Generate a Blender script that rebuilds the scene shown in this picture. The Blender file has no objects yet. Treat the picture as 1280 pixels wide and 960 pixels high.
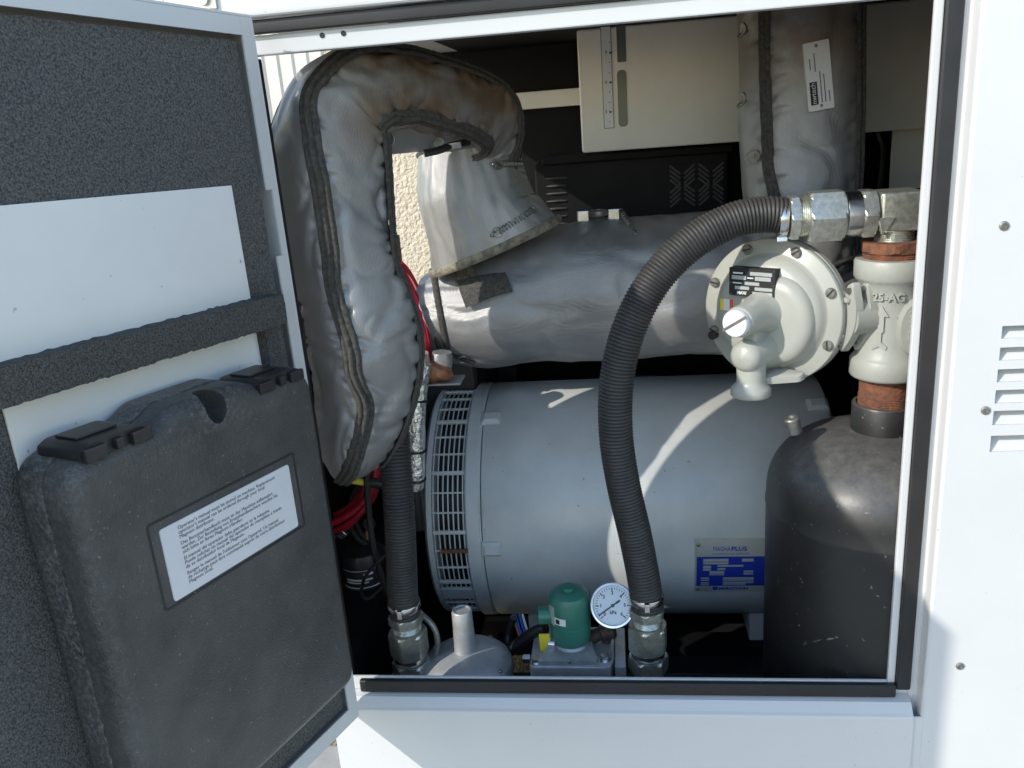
import bpy, bmesh, math, random
from mathutils import Vector, Matrix, noise, Euler
random.seed(7)
V = Vector
PI = math.pi
scene = bpy.context.scene

# ------------------------------------------------------------------ camera
CAM_LOC = V((0.493, -1.1984, 0.9009))
YAW, PITCH, ROLL, FOC = 0.1348, 0.3032, -0.0776, 1050.0
_fw = V((-math.sin(YAW) * math.cos(PITCH), math.cos(YAW) * math.cos(PITCH), -math.sin(PITCH)))
_r0 = V((math.cos(YAW), math.sin(YAW), 0))
_u0 = _r0.cross(_fw)
_rt = _r0 * math.cos(ROLL) + _u0 * math.sin(ROLL)
_up = _u0 * math.cos(ROLL) - _r0 * math.sin(ROLL)
cam_data = bpy.data.cameras.new('camera')
cam = bpy.data.objects.new('camera', cam_data)
scene.collection.objects.link(cam)
m = Matrix((_rt, _up, -_fw)).transposed().to_4x4()
m.translation = CAM_LOC
cam.matrix_world = m
cam_data.sensor_fit = 'HORIZONTAL'
cam_data.sensor_width = 36.0
cam_data.lens = 36.0 * FOC / 1280.0
cam_data.clip_start = 0.02
cam_data.clip_end = 500
scene.camera = cam

# ------------------------------------------------------------------ light
SUN = V((-1.22, -1.0, 0.905)).normalized()          # towards the sun
elev = math.asin(SUN.z)
world = bpy.data.worlds.new('World'); scene.world = world; world.use_nodes = True
wn = world.node_tree
sky = wn.nodes.new('ShaderNodeTexSky'); sky.sky_type = 'NISHITA'; sky.sun_disc = False
sky.sun_elevation = elev
sky.sun_rotation = math.atan2(SUN.x, SUN.y)
sky.air_density = 1.25; sky.dust_density = 0.4; sky.ozone_density = 1.6
bg = wn.nodes['Background']; bg.inputs['Strength'].default_value = 0.15
wn.links.new(sky.outputs[0], bg.inputs['Color'])
sd = bpy.data.lights.new('sun', 'SUN'); sd.energy = 2.0; sd.angle = math.radians(0.5); sd.color = (1.0, 0.94, 0.84)
so = bpy.data.objects.new('sun', sd); scene.collection.objects.link(so)
so.rotation_euler = SUN.to_track_quat('Z', 'Y').to_euler()
so.location = (-3, -3, 4)
scene.view_settings.view_transform = 'Standard'
scene.view_settings.look = 'None'
scene.view_settings.exposure = 0.95
scene.view_settings.gamma = 1.0
scene.view_settings.use_curve_mapping = False
scene.render.engine = 'CYCLES'

# ------------------------------------------------------------------ helpers
def at(x, y, Y):
    """measured photograph point -> place on the vertical plane at depth Y (metres)"""
    d = _rt * ((x - 640) / FOC) - _up * ((y - 480) / FOC) + _fw
    return CAM_LOC + d * ((Y - CAM_LOC.y) / d.y)
def mpp(x, y, Y):
    return (at(x + 1, y, Y) - at(x, y, Y)).length
coll = scene.collection
WM = {}                                             # world matrix of every object built
def nm(n):
    return n
def thing(name, label, cat, loc=(0, 0, 0), group=None):
    o = bpy.data.objects.new(name, None); coll.objects.link(o)
    o.empty_display_size = 0.02
    o.location = loc; WM[o] = Matrix.Translation(V(loc))
    tag(o, label, cat, group); return o
def tag(o, label, cat, group=None):
    o['label'] = label; o['category'] = cat
    if group: o['group'] = group
    return o
def link(name, me, parent=None, M=None):
    o = bpy.data.objects.new(name, me); coll.objects.link(o)
    M = M if M is not None else (WM[parent] if parent else Matrix())
    if parent:
        o.parent = parent; o.matrix_basis = WM[parent].inverted() @ M
    else:
        o.matrix_basis = M
    WM[o] = M.copy(); return o
def mesh_of(name, vf, mat, smooth=False, recalc=True, angle=35, M=None):
    """vf: (verts, faces) or bmesh -> mesh datablock in the space of M (default world)"""
    if isinstance(vf, bmesh.types.BMesh): bm = vf
    else:
        bm = bmesh.new(); vs = [bm.verts.new(v) for v in vf[0]]
        for f in vf[1]:
            try: bm.faces.new([vs[i] for i in f])
            except ValueError: pass
    if recalc: bmesh.ops.recalc_face_normals(bm, faces=bm.faces[:])
    if M is not None: bm.transform(M.inverted())
    if smooth:
        for f in bm.faces: f.smooth = True
        lim = math.radians(angle)
        for e in bm.edges:
            if len(e.link_faces) == 2 and e.calc_face_angle(0) > lim: e.smooth = False
    me = bpy.data.meshes.new(name); bm.to_mesh(me); bm.free()
    me.materials.append(mat); return me
def part(name, vf, mat, parent=None, smooth=False, loc=None, angle=35, recalc=True):
    """mesh built in world coordinates, its origin at its parent's (or at loc)"""
    M = WM[parent] if parent else (Matrix.Translation(V(loc)) if loc is not None else Matrix())
    return link(name, mesh_of(name, vf, mat, smooth, recalc, angle, M), parent, M)
def struct(o):
    o['kind'] = 'structure'; return o
def join(*vfs):
    vs, fs = [], []
    for v, f in vfs:
        b = len(vs); vs += list(v); fs += [tuple(i + b for i in q) for q in f]
    return vs, fs
def tf(vf, M):
    return [M @ V(v) for v in vf[0]], vf[1]
def frame(o, z, x=None):
    z = V(z).normalized()
    x = V(x) if x is not None else (V((1, 0, 0)) if abs(z.x) < .9 else V((0, 0, 1)))
    y = z.cross(x).normalized(); x = y.cross(z).normalized()
    M = Matrix((x, y, z)).transposed().to_4x4(); M.translation = V(o); return M
def box(x0, x1, y0, y1, z0, z1, bev=0.0, seg=2):
    vs = [(x, y, z) for x in (x0, x1) for y in (y0, y1) for z in (z0, z1)]
    fs = [(0, 1, 3, 2), (4, 6, 7, 5), (0, 4, 5, 1), (2, 3, 7, 6), (0, 2, 6, 4), (1, 5, 7, 3)]
    if bev <= 0: return vs, fs
    bm = bmesh.new(); bv = [bm.verts.new(v) for v in vs]
    for f in fs: bm.faces.new([bv[i] for i in f])
    bmesh.ops.recalc_face_normals(bm, faces=bm.faces[:])
    bmesh.ops.bevel(bm, geom=bm.edges[:], offset=bev, segments=seg, profile=0.6, affect='EDGES')
    return dump(bm)
def dump(bm):
    bm.verts.index_update()
    r = [v.co.copy() for v in bm.verts], [tuple(v.index for v in f.verts) for f in bm.faces]
    bm.free(); return r
def prism(pts, h0, h1, bev=0.0, seg=2, both=False):
    """outline in xy extruded along z, top rim bevelled"""
    bm = bmesh.new(); n = len(pts)
    a = [bm.verts.new((p[0], p[1], h0)) for p in pts]; b = [bm.verts.new((p[0], p[1], h1)) for p in pts]
    bm.faces.new(a[::-1]); ft = bm.faces.new(b)
    for i in range(n): bm.faces.new((a[i], a[(i + 1) % n], b[(i + 1) % n], b[i]))
    if bev > 0:
        es = list(ft.edges)
        if both: es += [e for e in bm.edges if all(v in a for v in e.verts)]
        bmesh.ops.bevel(bm, geom=es, offset=bev, segments=seg, profile=0.5, affect='EDGES')
    return dump(bm)
def ngon(n, r, rot=0.0):
    return [(r * math.cos(rot + 2 * PI * i / n), r * math.sin(rot + 2 * PI * i / n)) for i in range(n)]
def lathe(prof, n=48, a0=0.0, a1=2 * PI, cap=True):
    """prof: list of (r, h) along local z"""
    full = abs(a1 - a0 - 2 * PI) < 1e-6; k = n if full else n + 1
    vs = []; fs = []
    for r, h in prof:
        for i in range(k):
            a = a0 + (a1 - a0) * i / n
            vs.append((r * math.cos(a), r * math.sin(a), h))
    for j in range(len(prof) - 1):
        for i in range(n):
            i2 = (i + 1) % k
            fs.append((j * k + i, j * k + i2, (j + 1) * k + i2, (j + 1) * k + i))
    if cap and full:
        if prof[0][0] > 1e-6: fs.append(tuple(range(k))[::-1])
        if prof[-1][0] > 1e-6: fs.append(tuple((len(prof) - 1) * k + i for i in range(k)))
    return vs, fs
def cat(pts, n):
    """Catmull-Rom through rows of floats, n samples per span"""
    P = [tuple(p) for p in pts]; P = [P[0]] + P + [P[-1]]; out = []
    for i in range(1, len(P) - 2):
        for k in range(n):
            t = k / n; row = []
            for a, b, c, d in zip(P[i - 1], P[i], P[i + 1], P[i + 2]):
                row.append(0.5 * (2 * b + (c - a) * t + (2 * a - 5 * b + 4 * c - d) * t * t + (3 * b - a - 3 * c + d) * t ** 3))
            out.append(tuple(row))
    out.append(P[-2]); return out
def resample(pts, step):
    pts = [V(p) for p in pts]; L = [0.0]
    for a, b in zip(pts, pts[1:]): L.append(L[-1] + (b - a).length)
    n = max(2, int(L[-1] / step)); out = []; j = 0
    for i in range(n + 1):
        s = L[-1] * i / n
        while j < len(L) - 2 and L[j + 1] < s: j += 1
        t = (s - L[j]) / max(1e-9, L[j + 1] - L[j]); out.append(pts[j].lerp(pts[j + 1], t))
    return out
def tube(pts, rad, n=12, caps=True):
    """rad: number or function of index, swept circle with parallel transport"""
    pts = [V(p) for p in pts]; vs = []; fs = []; ref = None
    for i, p in enumerate(pts):
        t = (pts[min(i + 1, len(pts) - 1)] - pts[max(i - 1, 0)]).normalized()
        if ref is None: ref = t.orthogonal().normalized()
        ref = (ref - t * ref.dot(t)).normalized(); b = t.cross(ref)
        r = rad(i) if callable(rad) else rad
        for k in range(n):
            a = 2 * PI * k / n; vs.append(p + ref * (r * math.cos(a)) + b * (r * math.sin(a)))
    for i in range(len(pts) - 1):
        for k in range(n):
            fs.append((i * n + k, i * n + (k + 1) % n, (i + 1) * n + (k + 1) % n, (i + 1) * n + k))
    if caps:
        fs.append(tuple(range(n))[::-1]); fs.append(tuple((len(pts) - 1) * n + k for k in range(n)))
    return vs, fs
def torus(R, r, n=40, k=8, a0=0.0, a1=2 * PI):
    vs = []; fs = []; full = abs(a1 - a0 - 2 * PI) < 1e-6; kk = n if full else n + 1
    for i in range(kk):
        a = a0 + (a1 - a0) * i / n
        for j in range(k):
            b = 2 * PI * j / k; q = R + r * math.cos(b)
            vs.append((q * math.cos(a), q * math.sin(a), r * math.sin(b)))
    for i in range(n):
        i2 = (i + 1) % kk
        for j in range(k):
            fs.append((i * k + j, i2 * k + j, i2 * k + (j + 1) % k, i * k + (j + 1) % k))
    return vs, fs
def text_vf(s, size, extr=0.0004, align='LEFT', width=None, spacing=1.0, bold=0.0):
    cu = bpy.data.curves.new('t', 'FONT'); cu.body = s; cu.size = size; cu.extrude = extr
    cu.align_x = align; cu.space_line = spacing; cu.resolution_u = 2; cu.offset = bold
    ob = bpy.data.objects.new('t', cu); coll.objects.link(ob)
    dg = bpy.context.evaluated_depsgraph_get()
    me = bpy.data.meshes.new_from_object(ob.evaluated_get(dg))
    vs = [v.co.copy() for v in me.vertices]; fs = [tuple(p.vertices) for p in me.polygons]
    bpy.data.objects.remove(ob); bpy.data.curves.remove(cu); bpy.data.meshes.remove(me)
    if width:
        x0 = min(v.x for v in vs); x1 = max(v.x for v in vs); k = width / (x1 - x0)
        for v in vs: v.x = (v.x - x0) * k
    return vs, fs
def hexnut(r, h, bev=0.0025, rot=0.0):
    """hexagon with chamfered corners (intersection with a cone)"""
    n = 6; rows = []
    for hh, k in ((0, .90), (bev, 1.0), (h - bev, 1.0), (h, .90)):
        row = []
        for i in range(n * 8):
            a = 2 * PI * i / (n * 8); rr = r * math.cos(PI / 6) / math.cos(((a - rot) % (PI / 3)) - PI / 6)
            rr = min(rr, r * 1.0) if k == 1.0 else min(rr, r * k)
            row.append((rr * math.cos(a), rr * math.sin(a), hh))
        rows.append(row)
    k = n * 8; vs = [v for r_ in rows for v in r_]; fs = []
    for j in range(3):
        for i in range(k): fs.append((j * k + i, j * k + (i + 1) % k, (j + 1) * k + (i + 1) % k, (j + 1) * k + i))
    fs.append(tuple(range(k))[::-1]); fs.append(tuple(3 * k + i for i in range(k)))
    return vs, fs
def threads(r, h, pitch=0.0028, depth=0.0012):
    prof = []; z = 0
    while z < h - 1e-6:
        prof += [(r - depth, z), (r, z + pitch * .5)]; z += pitch
    prof.append((r - depth, h)); return prof

# ------------------------------------------------------------------ materials
def mat(name, col, rough=0.5, metal=0.0, var=0.0, vscale=8.0, bump=0.0, bscale=200.0, speck=None, spec=0.5, rvar=0.0, detail=4.0, coat=0.0, col2=None, spread=(0.35, 0.65), bdist=0.001):
    m = bpy.data.materials.new(name); m.use_nodes = True; nt = m.node_tree; N = nt.nodes; L = nt.links
    p = N['Principled BSDF']; p.inputs['Roughness'].default_value = rough; p.inputs['Metallic'].default_value = metal
    p.inputs['Specular IOR Level'].default_value = spec
    if coat: p.inputs['Coat Weight'].default_value = coat
    c4 = (*col, 1); p.inputs['Base Color'].default_value = c4
    tc = N.new('ShaderNodeTexCoord'); out = None
    if var or col2:
        nz = N.new('ShaderNodeTexNoise'); nz.inputs['Scale'].default_value = vscale; nz.inputs['Detail'].default_value = detail
        nz.inputs['Roughness'].default_value = 0.65
        L.new(tc.outputs['Object'], nz.inputs['Vector'])
        rp = N.new('ShaderNodeValToRGB'); rp.color_ramp.elements[0].position = spread[0]; rp.color_ramp.elements[1].position = spread[1]
        a = col2 if col2 else tuple(c * (1 - var) for c in col); b = col if col2 else tuple(min(1, c * (1 + var)) for c in col)
        rp.color_ramp.elements[0].color = (*a, 1); rp.color_ramp.elements[1].color = (*b, 1)
        L.new(nz.outputs['Fac'], rp.inputs['Fac']); out = rp.outputs['Color']
        if rvar:
            mr = N.new('ShaderNodeMapRange'); mr.inputs['To Min'].default_value = rough - rvar; mr.inputs['To Max'].default_value = rough + rvar
            L.new(nz.outputs['Fac'], mr.inputs['Value']); L.new(mr.outputs[0], p.inputs['Roughness'])
    if speck:                                             # (colour, scale, threshold): scattered specks of dust or chips
        sc, ss, st = speck
        n2 = N.new('ShaderNodeTexNoise'); n2.inputs['Scale'].default_value = ss; n2.inputs['Detail'].default_value = 2
        L.new(tc.outputs['Object'], n2.inputs['Vector'])
        r2 = N.new('ShaderNodeValToRGB'); r2.color_ramp.elements[0].position = st; r2.color_ramp.elements[1].position = st + 0.06
        L.new(n2.outputs['Fac'], r2.inputs['Fac'])
        mx = N.new('ShaderNodeMix'); mx.data_type = 'RGBA'; mx.inputs[6].default_value = c4
        if out: L.new(out, mx.inputs[6])
        mx.inputs[7].default_value = (*sc, 1); L.new(r2.outputs['Color'], mx.inputs[0]); out = mx.outputs[2]
    if out: L.new(out, p.inputs['Base Color'])
    if bump:
        nb = N.new('ShaderNodeTexNoise'); nb.inputs['Scale'].default_value = bscale; nb.inputs['Detail'].default_value = 3
        L.new(tc.outputs['Object'], nb.inputs['Vector'])
        bp = N.new('ShaderNodeBump'); bp.inputs['Strength'].default_value = bump; bp.inputs['Distance'].default_value = bdist
        L.new(nb.outputs['Fac'], bp.inputs['Height']); L.new(bp.outputs[0], p.inputs['Normal'])
    m['p'] = p.name
    return m
def weave(m, scale, strength, dist=0.0006):
    """adds a woven relief of two crossed waves to a material"""
    nt = m.node_tree; N = nt.nodes; L = nt.links; p = N['Principled BSDF']
    tc = N.new('ShaderNodeTexCoord'); prev = None
    for d in ('X', 'Z', 'Y'):
        w = N.new('ShaderNodeTexWave'); w.bands_direction = d; w.inputs['Scale'].default_value = scale; w.inputs['Distortion'].default_value = 1.5
        w.inputs['Detail'].default_value = 1; L.new(tc.outputs['Object'], w.inputs['Vector'])
        if prev is None: prev = w.outputs['Fac']
        else:
            a = N.new('ShaderNodeMath'); a.operation = 'ADD'; L.new(prev, a.inputs[0]); L.new(w.outputs['Fac'], a.inputs[1]); prev = a.outputs[0]
    bp = N.new('ShaderNodeBump'); bp.inputs['Strength'].default_value = strength; bp.inputs['Distance'].default_value = dist
    L.new(prev, bp.inputs['Height'])
    if p.inputs['Normal'].is_linked: L.new(p.inputs['Normal'].links[0].from_socket, bp.inputs['Normal'])
    L.new(bp.outputs[0], p.inputs['Normal']); return m

M_WHITE = mat('white_paint', (.645, .65, .65), .33, var=.02, vscale=5, speck=((.45, .42, .38), 160, .74), bump=.03, bscale=300)
M_WHITED = mat('grubby_brightened_white_paint', (.84, .84, .83), .36, var=.04, vscale=4, speck=((.36, .34, .31), 75, .715), bump=.03, bscale=300)  # specks are dirt; base colour lifted to brighten the shaded door plate
M_WHITEIN = mat('white_paint_interior', (.80, .775, .71), .4, var=.04, vscale=6, speck=((.4, .36, .3), 120, .75))
M_FOAM = mat('black_foam', (.165, .163, .158), .92, col2=(.052, .052, .052), vscale=420, detail=2, bump=.9, bscale=380, bdist=.002, spec=.25)
M_FOAMCUT = mat('cut_foam', (.14, .138, .13), .95, col2=(.04, .04, .04), vscale=500, detail=2, bump=1.0, bscale=420, bdist=.002, spec=.2)
M_SEAL = mat('rubber_seal', (.018, .018, .019), .5, var=.2, vscale=14, bump=.08, bscale=120)
M_CASE = mat('black_moulded_plastic', (.068, .068, .066), .42, var=.3, vscale=9, speck=((.24, .23, .20), 260, .69), bump=1.0, bscale=430, bdist=.0016, rvar=.08)
M_CASESM = mat('smooth_black_plastic', (.022, .022, .024), .38, var=.2, vscale=20, bump=.1, bscale=300)
M_LABEL = mat('white_label', (.72, .73, .76), .4, var=.03, vscale=20)
M_INK = mat('grey_ink', (.10, .10, .12), .6)
M_INKD = mat('black_ink', (.015, .015, .016), .6)
M_BLANK = weave(mat('insulation_cloth', (.405, .40, .39), .33, col2=(.33, .33, .335), vscale=7, bump=.16, bscale=45, bdist=.003, rvar=.06, speck=((.42, .40, .36), 300, .78), metal=.5), 190, .34)
def heat_cloth(name, x0, x1, z0, z1, amount):
    """insulation cloth with brown scorch marks where the sleeve runs hot (its own x and z, metres from its base)"""
    m = weave(mat(name, (.405, .40, .39), .33, col2=(.33, .33, .335), vscale=7, bump=.16, bscale=45, bdist=.003, rvar=.06, metal=.5), 190, .34)
    nt = m.node_tree; N = nt.nodes; L = nt.links; p = N['Principled BSDF']; src = p.inputs['Base Color'].links[0].from_socket
    tc = N.new('ShaderNodeTexCoord'); sx = N.new('ShaderNodeSeparateXYZ'); L.new(tc.outputs['Object'], sx.inputs[0]); f = None
    nz = N.new('ShaderNodeTexNoise'); nz.inputs['Scale'].default_value = 11; nz.inputs['Detail'].default_value = 5; L.new(tc.outputs['Object'], nz.inputs['Vector'])
    def rng(sock, a, b, lo=0.0, hi=1.0):
        r = N.new('ShaderNodeMapRange'); r.interpolation_type = 'SMOOTHSTEP'; r.inputs['From Min'].default_value = a; r.inputs['From Max'].default_value = b
        r.inputs['To Min'].default_value = lo; r.inputs['To Max'].default_value = hi; L.new(sock, r.inputs['Value']); return r.outputs[0]
    def mul(a, b):
        k = N.new('ShaderNodeMath'); k.operation = 'MULTIPLY'; L.new(a, k.inputs[0]); L.new(b, k.inputs[1]); return k.outputs[0]
    f = mul(mul(rng(sx.outputs[0], x0, x1), rng(sx.outputs[2], z0, z1)), rng(nz.outputs['Fac'], .26, .52, 0, amount))
    mx = N.new('ShaderNodeMix'); mx.data_type = 'RGBA'; L.new(f, mx.inputs[0]); L.new(src, mx.inputs[6]); mx.inputs[7].default_value = (.165, .115, .075, 1)
    L.new(mx.outputs[2], p.inputs['Base Color']); L.new(rng(f, 0, 1, .5, .15), p.inputs['Metallic']); return m
M_HOT1 = heat_cloth('scorched_elbow_cloth', .02, .16, .50, .62, 1.0)
M_HOT2 = heat_cloth('scorched_pipe_cloth', -3, -2, .27, .42, .8)
def smooth01(a, b, x):
    t = max(0.0, min(1.0, (x - a) / (b - a))); return t * t * (3 - 2 * t)
M_SEAM = weave(mat('seam_webbing', (.115, .108, .095), .85, col2=(.05, .048, .043), vscale=160, detail=3, bump=.7, bscale=260, bdist=.002), 700, .5)
M_SEAMT = mat('tan_webbing', (.30, .265, .19), .85, col2=(.12, .11, .09), vscale=90, detail=3, bump=.7, bscale=260, bdist=.002)
M_ALT = mat('alternator_grey_paint', (.555, .58, .58), .34, var=.09, vscale=6, speck=((.24, .22, .19), 95, .735), bump=.05, bscale=90, rvar=.05)
M_GREY = mat('regulator_grey_paint', (.40, .405, .36), .32, var=.04, vscale=12, bump=.10, bscale=170, speck=((.33, .31, .27), 90, .75))
M_CAST = mat('grey_cast_paint', (.36, .37, .335), .45, var=.05, vscale=20, bump=.3, bscale=220, speck=((.30, .27, .22), 80, .72))
M_ZINC = mat('zinc_plated_steel', (.60, .61, .54), .33, metal=.85, var=.16, vscale=120, bump=.12, bscale=240, rvar=.1)
M_STEEL = mat('bright_steel', (.62, .62, .62), .25, metal=1.0, var=.1, vscale=60, rvar=.08)
M_DSTEEL = mat('dull_steel', (.30, .29, .27), .45, metal=.8, var=.3, vscale=60)
M_ALU = mat('cast_aluminium', (.44, .45, .46), .5, metal=.55, var=.12, vscale=40, bump=.3, bscale=260, speck=((.2, .18, .15), 50, .7))
M_RUST = mat('rusty_iron', (.25, .092, .044), .88, col2=(.10, .05, .034), vscale=85, detail=6, bump=.8, bscale=160, bdist=.002)
M_TANK = mat('black_tank_paint', (.016, .017, .018), .40, col2=(.024, .024, .024), vscale=9, speck=((.17, .15, .13), 110, .70), bump=.22, bscale=120, rvar=.07)
def dust_and_sun(m, col, lo, hi, amount, scale):
    """dust tone on the upward faces, broken up by noise; on the tank it also paints sunlight"""
    nt = m.node_tree; N = nt.nodes; L = nt.links; p = N['Principled BSDF']; src = p.inputs['Base Color'].links[0].from_socket
    ge = N.new('ShaderNodeNewGeometry'); sx = N.new('ShaderNodeSeparateXYZ'); L.new(ge.outputs['Normal'], sx.inputs[0]); tc = N.new('ShaderNodeTexCoord')
    r = N.new('ShaderNodeMapRange'); r.interpolation_type = 'SMOOTHSTEP'; r.inputs['From Min'].default_value = lo; r.inputs['From Max'].default_value = hi; L.new(sx.outputs[2], r.inputs['Value'])
    nz = N.new('ShaderNodeTexNoise'); nz.inputs['Scale'].default_value = scale; nz.inputs['Detail'].default_value = 6; nz.inputs['Roughness'].default_value = .7; L.new(tc.outputs['Object'], nz.inputs['Vector'])
    q = N.new('ShaderNodeMapRange'); q.inputs['From Min'].default_value = 0.0; q.inputs['From Max'].default_value = .85; q.inputs['To Max'].default_value = amount; L.new(nz.outputs['Fac'], q.inputs['Value'])
    k = N.new('ShaderNodeMath'); k.operation = 'MULTIPLY'; L.new(r.outputs[0], k.inputs[0]); L.new(q.outputs[0], k.inputs[1])
    mx = N.new('ShaderNodeMix'); mx.data_type = 'RGBA'; L.new(k.outputs[0], mx.inputs[0]); L.new(src, mx.inputs[6]); mx.inputs[7].default_value = (*col, 1)
    L.new(mx.outputs[2], p.inputs['Base Color']); return m
def worn(m, col, lo, hi, scale):
    """paler scuffs where convex edges have been rubbed"""
    nt = m.node_tree; N = nt.nodes; L = nt.links; p = N['Principled BSDF']; src = p.inputs['Base Color'].links[0].from_socket
    ge = N.new('ShaderNodeNewGeometry'); tc = N.new('ShaderNodeTexCoord')
    r = N.new('ShaderNodeMapRange'); r.inputs['From Min'].default_value = lo; r.inputs['From Max'].default_value = hi; L.new(ge.outputs['Pointiness'], r.inputs['Value'])
    nz = N.new('ShaderNodeTexNoise'); nz.inputs['Scale'].default_value = scale; nz.inputs['Detail'].default_value = 8; nz.inputs['Roughness'].default_value = .75; L.new(tc.outputs['Object'], nz.inputs['Vector'])
    q = N.new('ShaderNodeMapRange'); q.inputs['From Min'].default_value = .46; q.inputs['From Max'].default_value = .66; L.new(nz.outputs['Fac'], q.inputs['Value'])
    k = N.new('ShaderNodeMath'); k.operation = 'MULTIPLY'; L.new(r.outputs[0], k.inputs[0]); L.new(q.outputs[0], k.inputs[1])
    mx = N.new('ShaderNodeMix'); mx.data_type = 'RGBA'; L.new(k.outputs[0], mx.inputs[0]); L.new(src, mx.inputs[6]); mx.inputs[7].default_value = (*col, 1)
    L.new(mx.outputs[2], p.inputs['Base Color']); return m
worn(M_CASE, (.21, .21, .21), .505, .56, 170)
dust_and_sun(M_TANK, (.165, .16, .15), .02, .8, .85, 60)  # dust made paler to paint sunlight into the tank shoulder
dust_and_sun(M_ALT, (.40, .37, .31), .35, 1.0, .55, 16)
M_HOSE = mat('corrugated_rubber', (.024, .024, .025), .5, col2=(.045, .043, .04), vscale=24, bump=.2, bscale=200, speck=((.13, .12, .10), 140, .72))
dust_and_sun(M_HOSE, (.10, .093, .085), -.1, .8, .3, 40)
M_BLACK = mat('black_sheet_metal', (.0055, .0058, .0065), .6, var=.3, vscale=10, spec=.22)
M_DARK = mat('dark_engine_parts', (.02, .02, .021), .5, var=.5, vscale=14, bump=.2, bscale=90)
M_GREEN = mat('green_paint', (.035, .165, .125), .34, var=.08, vscale=18, bump=.1, bscale=160)
M_YEL = mat('yellow_label', (.75, .60, .04), .5)
M_RED = mat('red_cable_jacket', (.36, .012, .03), .4, var=.15, vscale=20)
M_CABLE = mat('black_cable_jacket', (.014, .014, .015), .42, var=.2, vscale=30)
M_BLUE = mat('blue_wire', (.03, .12, .42), .4)
M_FOIL = mat('crumpled_foil', (.72, .72, .71), .28, metal=.9, var=.12, vscale=50, bump=1.0, bscale=75, bdist=.006)
M_COPPER = mat('copper_wrap', (.50, .24, .13), .45, metal=.5, col2=(.30, .12, .06), vscale=50, bump=.6, bscale=90, bdist=.003)
M_PINK = mat('cloth_wrap', (.50, .36, .31), .7, var=.15, vscale=30, bump=.6, bscale=60, bdist=.004)
M_BLUEINK = mat('blue_print', (.012, .035, .33), .45)
M_PLATE = mat('aluminium_plate', (.50, .53, .52), .4, metal=.35, var=.05, vscale=30)
M_DIAL = mat('dial_face', (.66, .72, .78), .4)
M_REDP = mat('red_orange_print', (.70, .12, .04), .5)
M_SLOT = mat('sight_glass', (.11, .125, .115), .25)
M_STUCCO = mat('cream_stucco', (.62, .54, .42), .9, var=.05, vscale=3, bump=1.0, bscale=34, bdist=.03)
M_CORR = mat('corrugated_cladding', (.70, .68, .62), .5, var=.04, vscale=3)
M_GROUND = mat('sandy_gravel', (.40, .31, .20), .95, col2=(.17, .13, .085), vscale=60, detail=6, bump=1.0, bscale=70, bdist=.02)
M_CONC = mat('concrete', (.36, .35, .33), .85, var=.14, vscale=9, bump=.4, bscale=90)
M_BROWN = mat('brown_iron_elbow', (.055, .03, .024), .6, var=.3, vscale=60, bump=.4, bscale=150)
M_TREAD = mat('dark_grey_tread', (.05, .05, .052), .5, var=.2, vscale=40)
M_FLOOR = mat('black_floor_pan', (.012, .012, .013), .5, var=.4, vscale=8)
gl = bpy.data.materials.new('gauge_glass'); gl.use_nodes = True
_n = gl.node_tree.nodes; _l = gl.node_tree.links; _n.remove(_n['Principled BSDF'])
_t = _n.new('ShaderNodeBsdfTransparent'); _g = _n.new('ShaderNodeBsdfGlossy'); _g.inputs['Roughness'].default_value = .03
_f = _n.new('ShaderNodeFresnel'); _f.inputs['IOR'].default_value = 1.35; _x = _n.new('ShaderNodeMixShader')
_l.new(_f.outputs[0], _x.inputs[0]); _l.new(_t.outputs[0], _x.inputs[1]); _l.new(_g.outputs[0], _x.inputs[2]); _l.new(_x.outputs[0], _n['Material Output'].inputs[0])
M_GLASS = gl

# ================================================================== SETTING
g = 40.0
gz = -0.62
ground = struct(part('ground', ([(-g, -g, gz), (g, -g, gz), (g, g, gz), (-g, g, gz)], [(0, 1, 2, 3)]), M_GROUND))
struct(part('concrete_pad', box(-3.2, 4.0, -3.5, 0.52, gz - .1, gz + .02, .01), M_CONC))

# neighbouring building behind the machine
bl = thing('building', 'cream stucco building with ribbed metal cladding behind the generator', 'building', (-1, 5.0, gz))
part('stucco_wall', box(-1.55, 6.0, 5.0, 5.25, gz, 3.4), M_STUCCO, bl)
xs = []; x = -5.2; k = 0
prof = []
while x < -1.55:
    prof += [(x, 5.0), (x + .015, 4.985), (x + .045, 4.985), (x + .06, 5.0)]; x += .11
vs = [(p[0], p[1], z) for p in prof for z in (gz, 3.4)]
fs = [(2 * i, 2 * i + 2, 2 * i + 3, 2 * i + 1) for i in range(len(prof) - 1)]
part('ribbed_cladding', (vs, fs), M_CORR, bl)

# ================================================================== ENCLOSURE
OW, OH = 0.90, 1.012
en = thing('generator_enclosure', 'white sheet metal generator enclosure with black rubber door seal', 'enclosure', (0.45, 0.0, gz + .02))
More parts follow.
